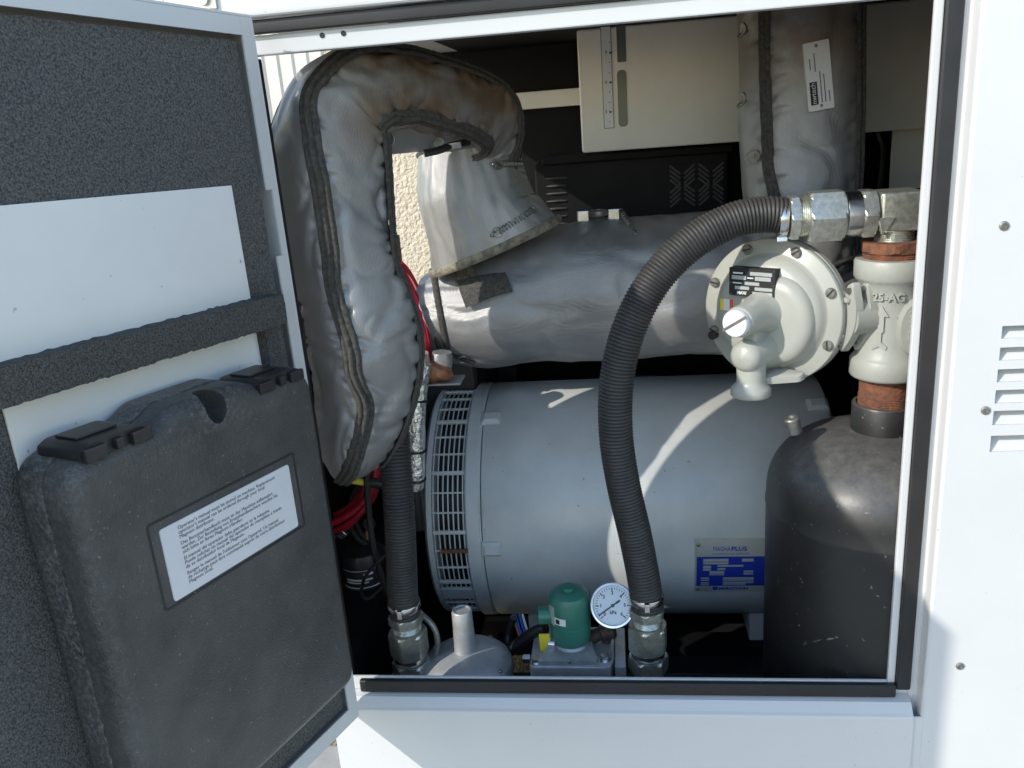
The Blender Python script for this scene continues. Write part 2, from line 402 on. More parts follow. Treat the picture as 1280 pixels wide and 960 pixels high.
# right front panel with louvre slots, cut as strips round the slots
PX0, PX1, PY = 0.945, 1.75, -0.030
slots = [(0.5705, 0.588), (0.5395, 0.558), (0.5085, 0.527), (0.4775, 0.497), (0.4455, 0.4665), (0.405, 0.4295)]
SX0, SX1 = 1.006, 1.16
zt, zb = 1.16, gz + .10
bm_parts = [box(PX0 + .004, SX0, PY, PY + .003, zb, zt), box(SX1, PX1, PY, PY + .003, zb, zt)]
edges = [zb] + [z for s in reversed(slots) for z in s] + [zt]
for a, b in zip(edges[0::2], edges[1::2]): bm_parts.append(box(SX0, SX1, PY, PY + .003, a, b))
part('side_panel', join(*bm_parts), M_WHITE, en)
for s0, s1 in slots:                                  # inward sloping blades behind each slot
    vs = [(SX0 - .004, PY + .0035, s0 - .001), (SX1, PY + .0035, s0 - .001), (SX1, PY + .026, s1 + .004), (SX0 - .004, PY + .026, s1 + .004)]
    vs += [(v[0], v[1] + .0010, v[2] - .0012) for v in vs]
    part('louvre', (vs, [(0, 1, 2, 3), (4, 7, 6, 5), (0, 4, 5, 1), (1, 5, 6, 2), (2, 6, 7, 3), (3, 7, 4, 0)]), M_WHITE, en)
# folded edge of the right panel, a rounded return down to the seal flange
fold = [(PX0 + .006, PY)] + [(PX0 + .006 - .006 * math.sin(t * PI / 2 / 5), PY + .006 - .006 * math.cos(t * PI / 2 / 5)) for t in range(6)] + [(PX0, -.004), (PX0 - .002, -.0015), (PX0 - .012, -.0015), (PX0 - .012, .002), (PX0 + .004, .002), (PX0 + .004, PY + .004)]
part('panel_fold', tf(prism(fold, zb, zt), Matrix()), M_WHITE, en, smooth=True)
for z in (0.723, 0.468, 0.05):
    M = frame((0.995, PY - .0005, z), (0, -1, 0))
    r = part('rivet', tf(lathe([(.0062, -.002), (.0062, .0012), (.005, .002), (.0036, .0022), (.0034, .0004), (0, .0004)], 20), M), M_DSTEEL, en, smooth=True)
# jamb, lintel, sill: white lip and rubber seal
part('door_jamb', box(OW, OW + .011, -.002, .006, -.004, OH + .03, .0015), M_WHITE, en)
part('jamb_back', box(OW + .0114, PX0 + .02, .0025, .03, -.06, OH + .1), M_WHITE, en)
part('jamb_seal', box(OW + .0115, OW + .0335, -.010, .002, -.012, OH + .05, .004, 3), M_SEAL, en, smooth=True)
part('lintel_lip', box(-.06, OW - .0005, -.0015, .020, OH, OH + .0255, .002), M_WHITE, en)
part('lintel_seal', box(-.05, OW + .0110, -.012, .002, OH + .0262, OH + .0445, .004, 3), M_SEAL, en, smooth=True)
for px in (0.108, 0.138):
    part('bolt_hole', tf(lathe([(.0036, 0), (.0036, .0012), (0, .0012)], 16), frame((px, -.0012, 1.030), (0, -1, 0))), M_INKD, en)
part('roof_edge', box(-.10, PX0 + .05, -.022, .05, OH + .046, OH + .12, .006, 3), M_WHITE, en)
part('roof', box(-.10, 1.75, .0505, 1.12, OH + .07, OH + .12), M_WHITEIN, en)
part('sill_lip', box(-.004, OW - .0005, -.0015, .004, -.024, 0.0, .001), M_WHITE, en)
part('sill_inner', box(-.02, OW, .0045, .022, -.04, -.016), M_WHITE, en)
part('sill_seal', box(.026, OW + .011, -.013, -.002, -.024, -.0008, .004, 3), M_SEAL, en, smooth=True)
sk = [(.003, -.0245), (-.018, -.0275), (-.030, -.040), (-.034, -.043), (-.0352, -.047), (-.0352, -.55), (-.032, -.55), (-.030, -.048), (.003, -.034)]
vs = [(x, y, z) for x in (-.022, PX0 - .0125) for y, z in sk]; n = len(sk)
fs = [tuple(range(n)), tuple(range(2 * n - 1, n - 1, -1))] + [(i, (i + 1) % n, n + (i + 1) % n, n + i) for i in range(n)]
part('skirt_panel', (vs, fs), M_WHITE, en)
part('skirt_panel', box(PX0 - .0115, PX0 + .0035, -.0290, -.0260, -.55, -.047), M_WHITE, en)
# left corner post, end wall, back, floor, right bay
part('corner_post', box(-.060, -.0005, .0005, .045, -.024, OH - .0005, .003), M_SEAL, en)
part('post_seal', box(-.047, -.001, -.005, 0.0, -.02, OH + .02, .002, 3), M_SEAL, en, smooth=True)
part('end_wall', box(-.112, -.106, .0, .175, -.03, OH + .06), M_WHITEIN, en)
part('added_dark_liner', box(-.0190, -.0170, .03, 1.09, -.2848, -.03), M_BLACK, en)  # black sheet added to keep the lower left dark
part('added_dark_ledge', box(-.112, -.0165, .046, 1.10, -.0295, -.0245), M_BLACK, en)  # added black shelf, keeps the gap at the end dark
part('skirt_side', box(-.0225, -.0195, -.030, 1.10, -.55, -.045), M_WHITE, en)
part('added_sun_screen', box(-.112, -.106, .1755, 1.12, -.024, .62), M_BLACK, en)  # added to darken the left; height trims sun on the alternator
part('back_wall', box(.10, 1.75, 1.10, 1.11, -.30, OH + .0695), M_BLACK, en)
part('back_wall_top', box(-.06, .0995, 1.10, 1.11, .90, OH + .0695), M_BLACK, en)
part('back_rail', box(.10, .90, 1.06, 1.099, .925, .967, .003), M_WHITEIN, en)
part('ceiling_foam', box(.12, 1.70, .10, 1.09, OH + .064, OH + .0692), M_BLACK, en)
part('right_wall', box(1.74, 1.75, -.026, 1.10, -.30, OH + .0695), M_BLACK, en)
fl = [box(-.019, 1.74, .03, .22, -.300, -.285), box(-.019, .13, .2205, .62, -.300, -.285), box(.33, 1.74, .2205, .62, -.300, -.285), box(-.019, 1.74, .6205, 1.10, -.300, -.285)]
part('floor_pan', join(*fl), M_FLOOR, en)
part('base_channel', box(.00, .74, .06, .17, -.2845, -.115, .004), M_BLACK, en)
part('skid_rail', box(.34, 1.7, .30, .36, gz + .02, -.3005), M_BLACK, en)
part('skid_rail', box(-.018, 1.7, .95, 1.01, gz + .02, -.3005), M_BLACK, en)
part('bearer', box(.18, .90, .46, .52, -.2845, -.262), M_BLACK, en)
part('bearer', box(.18, .90, .74, .80, -.2845, -.262), M_BLACK, en)
# galvanised hinge bracket on top of the roof edge
hb = at(258, 4, -.025)
part('roof_bracket', box(hb.x - .020, hb.x + .014, -.0265, -.0225, hb.z - .008, hb.z + .05, .001), M_ZINC, en)
part('bracket_bolt', tf(hexnut(.008, .006), frame((hb.x - .002, -.0267, hb.z + .004), (0, -1, 0))), M_STEEL, en)

# ================================================================== DOOR
DEL = math.radians(20)
DD = V((-math.sin(DEL), -math.cos(DEL), 0)); DN = V((math.cos(DEL), -math.sin(DEL), 0))
DO = V((0.008, -0.049, 0.0))
# door frame: local x runs back to the hinge (-u), y up, z out of the inner face
# the hung door sags a little: its free end stands slightly high
DM = Matrix((-DD + V((0, 0, -.035)), V((0, 0, 1)), DN)).transposed().to_4x4(); DM.translation = DO
def dbox(u0, u1, v0, v1, w0, w1, bev=0.0, seg=2):
    return tf(box(-u1, -u0, v0, v1, w0, w1, bev, seg), DM)
DW, DZ0, DZ1 = 1.13, -0.034, 1.056
dr = thing('enclosure_door', 'open white enclosure door lined with black acoustic foam', 'door', (DO.x, DO.y, DZ0))
part('door_skin', dbox(.004, DW, DZ0, DZ1, -.012, -.009), M_WHITE, dr)
LW = .030
part('door_edge', dbox(.0, .0035, DZ0, DZ1, -.012, LW, .001), M_WHITE, dr)
part('door_edge', dbox(DW - .0035, DW, DZ0, DZ1, -.012, LW, .001), M_WHITE, dr)
# the inward lip along the hinge side has a notch
lipu = .0225
part('hinge_lip', dbox(.0036, lipu, DZ0 + .0036, .745, LW - .003, LW), M_WHITE, dr)
part('hinge_lip', dbox(.0036, .0120, .7452, .835, LW - .003, LW), M_WHITE, dr)
part('hinge_lip', dbox(.0036, lipu, .8352, DZ1 - .0036, LW - .003, LW), M_WHITE, dr)
part('door_top_edge', dbox(.0036, DW - .0036, DZ1 - .0035, DZ1, -.009, LW, .001), M_WHITE, dr)
part('door_top_lip', dbox(lipu + .0002, DW - .0036, DZ1 - .026, DZ1 - .0037, LW - .003, LW), M_WHITE, dr)
part('door_bottom_edge', dbox(.0036, DW - .0036, DZ0, DZ0 + .0035, -.009, LW, .001), M_WHITE, dr)
part('door_bottom_lip', dbox(lipu + .0002, DW - .0036, DZ0 + .0037, DZ0 + .028, LW - .003, LW), M_WHITE, dr)
def ragged(u0, u1, v0, v1, w0, w1, jag=.0012, step=.006):
    """foam slab with a knife-cut, slightly ragged outline"""
    pts = []
    def run(a, b):
        a = V((a[0], a[1], 0)); b = V((b[0], b[1], 0)); n = max(2, int((b - a).length / step)); d = (b - a).normalized(); q = V((d.y, -d.x, 0))
        for i in range(n):
            p = a.lerp(b, i / n) + q * (noise.noise(V((a.x * 40 + i * .9, a.y * 30, v0 * 9))) * jag * 1.6)
            pts.append((p.x, p.y))
    run((-u1, v0), (-u0, v0)); run((-u0, v0), (-u0, v1)); run((-u0, v1), (-u1, v1)); run((-u1, v1), (-u1, v0))
    return tf(prism(pts, w0, w1, .0015, 1), DM)
part('foam_panel', ragged(.026, DW - .03, .700, 1.024, -.0088, .021), M_FOAM, dr, angle=60)
part('foam_panel', ragged(.024, DW - .03, -.004, .6995, -.0088, .020), M_FOAM, dr, angle=60)
part('inner_plate', dbox(.080, .66, .6585, .845, .0215, .0245, .0008), M_WHITED, dr)
part('inner_plate', dbox(.080, .438, .075, .6580, .0210, .0243, .0008), M_WHITED, dr)
part('foam_strip', ragged(.046, DW - .10, .6565, .6960, .0248, .052, .0014), M_FOAMCUT, dr)
part('foam_strip', ragged(.055, .0795, .30, .6560, .0212, .040, .0012), M_FOAMCUT, dr)

# ================================================================== MANUAL CASE
cs = thing('manual_case', 'black textured plastic manual case hung on the open door', 'case', tuple(DM @ V((-.27, .11, .025))))
def rounded(poly, r, k=6):
    out = []; n = len(poly)
    for i in range(n):
        p0, p1, p2 = V((*poly[i - 1], 0)), V((*poly[i], 0)), V((*poly[(i + 1) % n], 0))
        a = (p0 - p1); b = (p2 - p1); rr = r if not isinstance(r, (list, tuple)) else r[i]
        d = min(rr, a.length * .49, b.length * .49); a.normalize(); b.normalize()
        for j in range(k + 1):
            t = j / k; q = (p1 + a * d) * (1 - t) ** 2 + p1 * 2 * t * (1 - t) + (p1 + b * d) * t ** 2
            out.append((q.x, q.y))
    return out
def inset(poly, d):
    n = len(poly); out = []
    for i in range(n):
        p0, p1, p2 = V((*poly[i - 1], 0)), V((*poly[i], 0)), V((*poly[(i + 1) % n], 0))
        e1 = (p1 - p0).normalized(); e2 = (p2 - p1).normalized(); n1 = V((-e1.y, e1.x, 0)); n2 = V((-e2.y, e2.x, 0)); q = (n1 + n2)
        q = q.normalized() if q.length > 1e-6 else n1
        q = q / max(.5, q.dot(n1)); out.append((p1.x + q.x * d, p1.y + q.y * d))
    return out
def loft(outlines):
    """outlines: list of (poly, z) of the same length"""
    n = len(outlines[0][0]); vs = [(p[0], p[1], z) for o, z in outlines for p in o]
    fs = [(j * n + i, j * n + (i + 1) % n, (j + 1) * n + (i + 1) % n, (j + 1) * n + i) for j in range(len(outlines) - 1) for i in range(n)]
    fs.append(tuple(range(n))[::-1]); fs.append(tuple((len(outlines) - 1) * n + i for i in range(n))); return vs, fs
CU0, CU1, CV0, CV1 = .086, .452, .112, .606
outl = [(-CU1, CV0), (-CU0, CV0 + .006), (-CU0, CV1), (-.182, CV1 + .002), (-.206, CV1 + .014), (-.310, CV1 + .014), (-.334, CV1), (-CU1, CV1 - .006)]
op = rounded(outl, [.03, .03, .032, .012, .018, .018, .012, .04], 6)
# base shell, groove, lid with a soft edge
part('base_shell', tf(loft([(inset(op, .010), .0247), (inset(op, .003), .030), (op, .040), (op, .0700), (inset(op, .003), .0712)]), DM), M_CASE, cs, smooth=True, angle=50)
rim = []
for k in range(9):
    t = k / 8 * PI / 2; rim.append((inset(op, .020 * (1 - math.cos(t))), .0985 + .0195 * math.sin(t)))
lidvf = loft([(inset(op, .003), .0713), (inset(op, .0012), .0735)] + [(inset(op, .0005), .0755)] + rim)
LIDW = .118
def cut(a, b):
    """a minus b as one solid"""
    def ob(vf):
        me = mesh_of('c', vf, M_CASE); o = bpy.data.objects.new('c', me); coll.objects.link(o); return o
    A, B = ob(a), ob(b); md = A.modifiers.new('b', 'BOOLEAN'); md.object = B; md.operation = 'DIFFERENCE'; md.solver = 'EXACT'
    dg = bpy.context.evaluated_depsgraph_get(); me = bpy.data.meshes.new_from_object(A.evaluated_get(dg))
    r = [v.co.copy() for v in me.vertices], [tuple(p.vertices) for p in me.polygons]
    for o in (A, B): d = o.data; bpy.data.objects.remove(o); bpy.data.meshes.remove(d)
    bpy.data.meshes.remove(me); return r
ell = []
for k in range(13):
    t = -PI / 2 + PI * k / 12; ell.append((max(1e-5, math.cos(t)), math.sin(t)))
sc = lathe(ell, 32)
HU, HV = -.256, CV1 + .002
scoop = [(v[0] * .0165 + HU, v[1] * .026 + HV + v[2] * .006, v[2] * .034 + .113) for v in sc[0]], sc[1]
lidvf = cut(lidvf, scoop)
part('lid', tf(lidvf, DM), M_CASE, cs, smooth=True, angle=50)
def latch(uc):
    l = part('latch', tf(loft([(rounded([(-uc - .042, CV1 - .008), (-uc + .042, CV1 - .008), (-uc + .042, CV1 + .002), (-uc + .030, CV1 + .0075), (-uc - .030, CV1 + .0075), (-uc - .042, CV1 + .002)], .004, 3), z) for z in (.048, .113)]), DM), M_CASESM, cs, smooth=True)
    part('latch_tab', tf(box(-uc - .026, -uc + .022, CV1 + .0078, CV1 + .0100, .056, .090, .0009), DM), M_CASESM, l)
    part('latch_hook', tf(box(-uc - .040, -uc - .014, CV1 - .009, CV1 + .0045, .1132, .1196, .0015), DM), M_CASESM, l)
    part('latch_hook', tf(box(-uc - .004, -uc + .006, CV1 - .007, CV1 + .0045, .1132, .1200, .0015), DM), M_CASESM, l)
    part('latch_hook', tf(box(-uc + .016, -uc + .040, CV1 - .009, CV1 + .0045, .1132, .1196, .0015), DM), M_CASESM, l)
latch(.388); latch(.145)
# recessed label field and label
fld = rounded([(-.380, .402), (-.146, .402), (-.146, .508), (-.380, .508)], .006, 4)
part('label_field', tf(loft([(fld, LIDW - .0006), (fld, LIDW + .0006), (inset(fld, .0025), LIDW + .0006), (inset(fld, .0032), LIDW - .0001)]), DM), M_CASESM, cs)
lab = rounded([(-.366, .408), (-.160, .408), (-.160, .496), (-.366, .496)], .004, 4)
lb = part('label', tf(prism(lab, LIDW - .0005, LIDW + .0014), DM), M_LABEL, cs)
lines = ["Operator's manual must be stored on machine. Replacement", "operator's manual can be ordered through your local", "Magnum distributor.", None,
         "Das Benutzerhandbuch muss an der Maschine aufbewahrt", "werden. Zur Bestellung von Ersatzhandbuechern wenden Sie", "sich bitte an Ihren Magnum-H\u00e4ndler.", None,
         "El manual del operador debe guardarse en la m\u00e1quina.", "Puede solicitar un manual del operador de reemplazo a trav\u00e9s", "de su distribuidor local de Magnum.", None,
         "Ranger le manuel de l'utilisateur avec l'appareil. Un manuel", "de rechange peut \u00eatre command\u00e9 aupr\u00e8s de votre distributeur", "Magnum local."]
y = .4865; tv = []
for s in lines:
    if s is None: y -= .0023; continue
    t = text_vf(s, .0063, .0001); tv.append(tf(t, Matrix.Translation((-.343, y, LIDW + .0016)))); y -= .0055
part('printed_text', tf(join(*tv), DM), M_INK, lb, recalc=False)
# dry grass bits and lint caught on the lid
rnd = random.Random(4)
for (u, v) in ((.236, .516), (.262, .511), (.31, .398), (.338, .405), (.20, .57), (.12, .46), (.13, .44), (.115, .52), (.30, .33), (.24, .36)):
    a = rnd.uniform(0, PI); L = rnd.uniform(.003, .009); pts = [V((-u + math.cos(a) * L * t + rnd.uniform(-.0008, .0008), v + math.sin(a) * L * t, LIDW + .0012)) for t in (-.5, -.2, .1, .5)]
    part('lint', tf(tube(pts, .00045, 5), DM), M_SEAMT, cs)

# ================================================================== FUEL CABINET WITH SIGHT SLOTS
fc = thing('fuel_cabinet', 'white metal cabinet with two dark sight slots and numbered level scale', 'cabinet', (.8, .76, .80))
CY = .75
cb = rounded([(.427, .820), (1.30, .820), (1.30, 1.0755), (.427, 1.0755)], .006, 3)
FM = Matrix(((1, 0, 0, 0), (0, 0, -1, CY), (0, 1, 0, 0), (0, 0, 0, 1)))      # local xy -> world xz, local z -> -y
part('shell', tf(prism(cb, -.30, 0, .004, 3), FM), M_WHITEIN, fc, smooth=True, angle=50)
def spot(px, py): p = at(px, py, CY); return p.x, p.z
for (a, b, c, d) in ((770, 28, 783, 77), (771, 88, 785, 158)):
    x0, z1 = spot(a, b); x1, z0 = spot(c, d)
    sl = rounded([(x0, z0), (x1, z0), (x1, z1), (x0, z1)], .0095 if d > 100 else .003, 5)
    s_ = part('sight_slot', tf(prism(sl, -.001, .0008), FM), M_SLOT, fc)
x0, z1 = spot(750, 30); x1, z0 = spot(768, 160)
st = part('level_scale', tf(prism([(x0, z0), (x1, z0), (x1, z1 + .01), (x0, z1 + .01)], -.001, .0007), FM), M_INKD, fc)
part('scale_face', tf(prism([(x0 + .0012, z0 + .0012), (x1 - .0012, z0 + .0012), (x1 - .0012, z1 + .0088), (x0 + .0012, z1 + .0088)], .0007, .0011), FM), M_LABEL, st)
tv = []
for s, py in (('9', 66), ('6', 103), ('3', 140)):
    px_, pz_ = spot(756, py); tv.append(tf(text_vf(s, .011, .0001), Matrix.Translation((px_, pz_ - .003, .0013))))
    ax, az = spot(763, py); tv.append(tf(prism([(ax - .002, az - .003), (ax + .005, az), (ax - .002, az + .003)], 0, .0002), Matrix.Translation((0, 0, .0012))))
for py in (53, 78, 91, 115, 128, 152):
    ax, az = spot(762, py); tv.append(tf(prism(ngon(8, .0012), 0, .0002), Matrix.Translation((ax, az, .0012))))
part('scale_print', tf(join(*tv), FM), M_INKD, st)
# panels below the cabinet at its right end
pn = thing('bulkhead_panel', 'narrow white bulkhead panel with hanging black cable beside lagged pipe', 'panel', (1.2, .80, .60))
p0, p1 = at(1113, 220, .80), at(1113, 150, .80)
part('sheet', box(p0.x, 1.45, .80, .806, p0.z - .03, .8195), M_WHITEIN, pn)
part('shelf', box(p0.x - .09, 1.45, .62, .799, p0.z - .075, p0.z - .045, .003), M_WHITEIN, pn)
c0 = at(1098, 168, .78); c1 = at(1104, 215, .78)
part('cable', tube(cat([(c0.x - .01, .81, c0.z + .06), tuple(c0), (c0.x + .012, .78, (c0.z + c1.z) / 2), (c1.x, .80, c1.z - .04)], 6), .005, 8), M_CABLE, pn, smooth=True)

# ================================================================== BLACK CONTROL BOX
bb = thing('control_box', 'black control box with louvres and raised tread grille at the back', 'control box', (.53, .95, .60))
b0, b1 = at(672, 275, .90), at(910, 190, .90)
BX0, BX1, BZ0, BZ1 = b0.x, b1.x, .50, b1.z
part('body', box(BX0, BX1, .90, 1.055, BZ0, BZ1, .004), M_BLACK, bb)
part('lid', box(BX0 + .02, BX1 + .01, .885, 1.05, BZ1 + .0005, BZ1 + .018, .003), M_BLACK, bb)
for i in range(7):
    q = at(696, 223 + i * 9.5, .898)
    part('louvre', tf(lathe([(.004, 0), (.0035, .002), (0, .0045)], 12), frame((q.x, .8995, q.z), (0, -1, 0)) @ Matrix.Diagonal((7.0, .9, 1.6, 1))), M_TREAD, bb, smooth=True)
g0, g1 = at(837, 258, .897), at(905, 203, .897)
gp = part('tread_grille', box(g0.x, g1.x, .893, .8995, g0.z, g1.z, .001), M_BLACK, bb)
me = mesh_of('tread', box(-.016, .016, -.0025, 0, -.0024, .0024, .0009, 1), M_TREAD)
nx, nz = 4, 8
for i in range(nx):
    for j in range(nz):
        x_ = g0.x + .014 + (g1.x - g0.x - .028) * i / (nx - 1); z_ = g0.z + .009 + (g1.z - g0.z - .018) * j / (nz - 1)
        link('tread', me, gp, Matrix.Translation((x_, .8929, z_)) @ Matrix.Rotation(.7 if (i + j // 4) % 2 else -.7, 4, 'Y'))

# ================================================================== INSULATION BLANKETS
class Blanket:
    """padded cloth sleeve: rows of (x, y, depth Y, half width px, depth radius, squareness)"""
    def __init__(s, rows, per=14, amp=.006, seams=(), seed=0.0, fold=22.0, stretch=1.0, flip=1):
        R = []
        for row in rows:
            x, y, Y, hw, b, e = row[:6]; p = at(x, y, Y); R.append((p.x, p.y, p.z, hw * mpp(x, y, Y), b, e, row[6] if len(row) > 6 else 0.0))
        R = cat(R, per); s.N = len(R); s.P = [V(r[:3]) for r in R]; s.A = [r[3] for r in R]; s.B = [r[4] for r in R]; s.E = [r[5] for r in R]
        s.amp, s.seed, s.fold, s.stretch = amp, seed, fold, stretch
        s.seams = [cat_s(q, s.N) for q in seams]
        s.S = [0.0]
        for a, b in zip(s.P, s.P[1:]): s.S.append(s.S[-1] + (b - a).length)
        s.F = []; T = []
        for i in range(s.N):
            T.append((s.P[min(i + 2, s.N - 1)] - s.P[max(i - 2, 0)]).normalized())
        for t in T:
            e2 = V((0, -1, 0)); e2 = (e2 - t * e2.dot(t)).normalized(); e1 = t.cross(e2) * flip; f = math.radians(R[len(s.F)][6])
            s.F.append((e1 * math.cos(f) + e2 * math.sin(f), e2 * math.cos(f) - e1 * math.sin(f)))
    def surf(s, i, th, lift=0.0, plain=False):
        e1, e2 = s.F[i]; n = 2.0 / s.E[i]; c, q = math.cos(th), math.sin(th)
        o = e1 * (s.A[i] * math.copysign(abs(c) ** n, c)) + e2 * (s.B[i] * math.copysign(abs(q) ** n, q))
        dr = o.normalized() if o.length > 1e-6 else e2
        p = s.P[i] + o; k = s.fold; sd = s.seed
        k1 = noise.noise(V((p.x * 7 + sd, p.y * 7, p.z * 7)))
        wx = noise.noise(p * 9 + V((sd, 2, 1))) * .55
        c1 = noise.noise(V((s.S[i] * k * .42 + sd + wx, th * .9 * s.stretch + wx, sd)))
        c2 = noise.noise(V((s.S[i] * k * .9 + sd * 2 + wx * 1.6, th * 1.7 * s.stretch, sd + 7)))
        d = s.amp * (2.0 * k1 - .75 * math.exp(-(c1 / .15) ** 2) - .28 * math.exp(-(c2 / .14) ** 2) + .14 * noise.noise(p * 40))
        if plain: d = 0.0
        else:
            for sm in s.seams:                            # cloth puffs up between the seams and gathers in short creases beside them
                dt = (th - sm[i] + PI) % (2 * PI) - PI; w = math.exp(-(dt / .34) ** 2)
                g_ = noise.noise(V((s.S[i] * 30 + sd * 3 + wx * 1.5, dt * .8, sd))); d = d * (1 - .8 * math.exp(-(dt / .22) ** 2))
                d += s.amp * (1.7 * w * (-math.exp(-(g_ / .12) ** 2) + .25) * (1 - math.exp(-(dt / .10) ** 2)) - .5 * math.exp(-(dt / .14) ** 2))
        f = min(1.0, min(s.A[i], s.B[i]) / .05)
        return p + dr * (d * f + lift)
    def shell(s, n=112):
        vs = [s.surf(i, 2 * PI * k / n) for i in range(s.N) for k in range(n)]
        fs = [(i * n + k, i * n + (k + 1) % n, (i + 1) * n + (k + 1) % n, (i + 1) * n + k) for i in range(s.N - 1) for k in range(n)]
        fs.append(tuple(range(n))); fs.append(tuple((s.N - 1) * n + k for k in range(n)))
        return vs, fs
    def seam(s, j, i0=0, i1=None, w=.010, h=.0055):
        """raised, doubled and stitched welt that follows seam j"""
        sm = s.seams[j]; i1 = i1 or s.N; vs = []; prof = [(-1.25, -.5), (-1.0, .35), (-.62, .55), (-.42, .2), (-.18, .95), (.12, 1.2), (.34, .75), (.5, .25), (.72, .6), (1.0, .35), (1.25, -.5)]
        rng = list(range(i0, i1)); m_ = len(prof)
        for i in rng:
            p = s.surf(i, sm[i], 0, True); a = s.surf(i, sm[i] + .09, 0, True); b = s.surf(i, sm[i] - .09, 0, True)
            x = (a - b).normalized(); t = (s.P[min(i + 1, s.N - 1)] - s.P[max(i - 1, 0)]).normalized(); nn = x.cross(t).normalized()
            if nn.dot(p - s.P[i]) < 0: nn = -nn
            jx = noise.noise(V((s.S[i] * 60, j, s.seed))) * .0009; jh = 1 + .22 * noise.noise(V((s.S[i] * 110, j + 5, s.seed)))
            for (u, q) in prof: vs.append(p + x * (u * w + jx) + nn * (q * h * jh + .001))
        fs = [(a * m_ + k, a * m_ + k + 1, (a + 1) * m_ + k + 1, (a + 1) * m_ + k) for a in range(len(rng) - 1) for k in range(m_ - 1)]
        fs += [tuple(range(m_)), tuple((len(rng) - 1) * m_ + k for k in range(m_))]
        return vs, fs
    def hem(s, i, w=.012, r=.004, n=112):
        """rolled edge round ring i"""
        vs = []; fs = []; k8 = 8
        for k in range(n):
            th = 2 * PI * k / n; p = s.surf(i, th); e = (p - s.P[i]).normalized(); t = (s.P[min(i + 1, s.N - 1)] - s.P[max(i - 1, 0)]).normalized()
            for q in range(k8):
                b = 2 * PI * q / k8; vs.append(p + e * (r * math.cos(b) + .002) + t * (w * math.sin(b)))
        for k in range(n):
            for q in range(k8): fs.append((k * k8 + q, k * k8 + (q + 1) % k8, ((k + 1) % n) * k8 + (q + 1) % k8, ((k + 1) % n) * k8 + q))
        return vs, fs
def cat_s(q, N):
    """piecewise linear (fraction, angle in degrees) -> angle for every ring"""
    out = []
    for i in range(N):
        f = i / (N - 1)
        for (a, x), (b, y) in zip(q, q[1:]):
            if a <= f <= b:
                t = (f - a) / (b - a); t = t * t * (3 - 2 * t); out.append(math.radians(x + (y - x) * t)); break
        else: out.append(math.radians(q[-1][1]))
    return out
def ring_clip(parent, p, nrm, r=.010, mat_=None):
    M = frame(p, nrm)
    w = part('washer', tf(lathe([(.0105, -.001), (.0105, .0008), (.0095, .0014), (.004, .0014), (.0035, .0002), (0, .0002)], 24), M), M_DSTEEL, parent)
    part('lacing_ring', tf(torus(r, .0014, 24, 6), M @ Matrix.Translation((-.008, -.004, .004)) @ Matrix.Rotation(.9, 4, 'Y')), M_DSTEEL, w, smooth=True)
def spring(parent, p, q, r=.0055, turns=13):
    p, q = V(p), V(q); d = (q - p); t = d.normalized(); a = t.orthogonal().normalized(); b = t.cross(a); pts = []
    for i in range(turns * 10 + 1):
        f = i / (turns * 10); an = 2 * PI * turns * f; pts.append(p + d * f + a * (r * math.cos(an)) + b * (r * math.sin(an)))
    s_ = part('spring', tube(pts, .0013, 5), M_DSTEEL, parent, smooth=True)
    part('spring_hook', tube(cat([p - t * .004, p - t * .014 + a * .004, p - t * .018 - a * .002, p - t * .010 - a * .006], 4), .0012, 6), M_STEEL, s_, smooth=True)

# -- big elbow sleeve over the exhaust, at the hinge end of the opening
rows = [(427, 601, .125, 6, .008, 2.2, -53), (430, 592, .125, 19, .030, 2.3, -53), (438, 566, .13, 39, .060, 2.5, -53), (449, 520, .135, 53, .074, 2.6, -53), (455, 470, .14, 62, .082, 2.6, -53), (455, 425, .14, 63, .084, 2.7, -53), (447, 385, .14, 58, .078, 2.9, -53),
        (431, 340, .14, 56, .076, 3.1, -53), (421, 290, .14, 58, .080, 3.2, -53), (414, 230, .145, 61, .082, 3.2, -52), (411, 180, .15, 63, .084, 3.1, -46), (419, 140, .165, 60, .086, 2.8, -28), (447, 116, .19, 55, .086, 2.8, -8),
        (485, 112, .24, 48, .086, 2.9, 8), (530, 119, .31, 46, .085, 3.0, 12), (575, 131, .39, 45, .083, 3.0, 12), (600, 143, .44, 43, .080, 2.8, 12), (611, 160, .475, 40, .078, 2.6, 10), (613, 180, .50, 37, .076, 2.5, 8), (614, 192, .515, 34, .072, 2.4, 8)]
eb = thing('insulation_blanket', 'large grey padded elbow blanket with dark stitched seams and browned top arm', 'insulation', tuple(at(427, 601, .125)))
B1 = Blanket(rows, 16, .0064, seams=[[(0, 132), (.10, 124), (.18, 118), (.25, 138), (.33, 146), (.42, 134), (1, 135)], [(0, 45), (1, 45)], [(0, 225), (1, 225)]], seed=3.1, fold=20, flip=1)
sh = part('cloth', B1.shell(), M_HOT1, eb, smooth=True, angle=80)
part('seam', B1.seam(0, 6, B1.N - 4, .0120, .0055), M_SEAM, eb, smooth=True, angle=70)
part('seam', B1.seam(1, 30, B1.N - 10, .0125, .0060), M_SEAM, eb, smooth=True, angle=70)
part('seam', B1.seam(2, 70, int(B1.N * .80), .0095, .006), M_SEAM, eb, smooth=True, angle=70)
part('end_hem', B1.hem(B1.N - 3, .008, .004), M_SEAM, eb, smooth=True, angle=70)
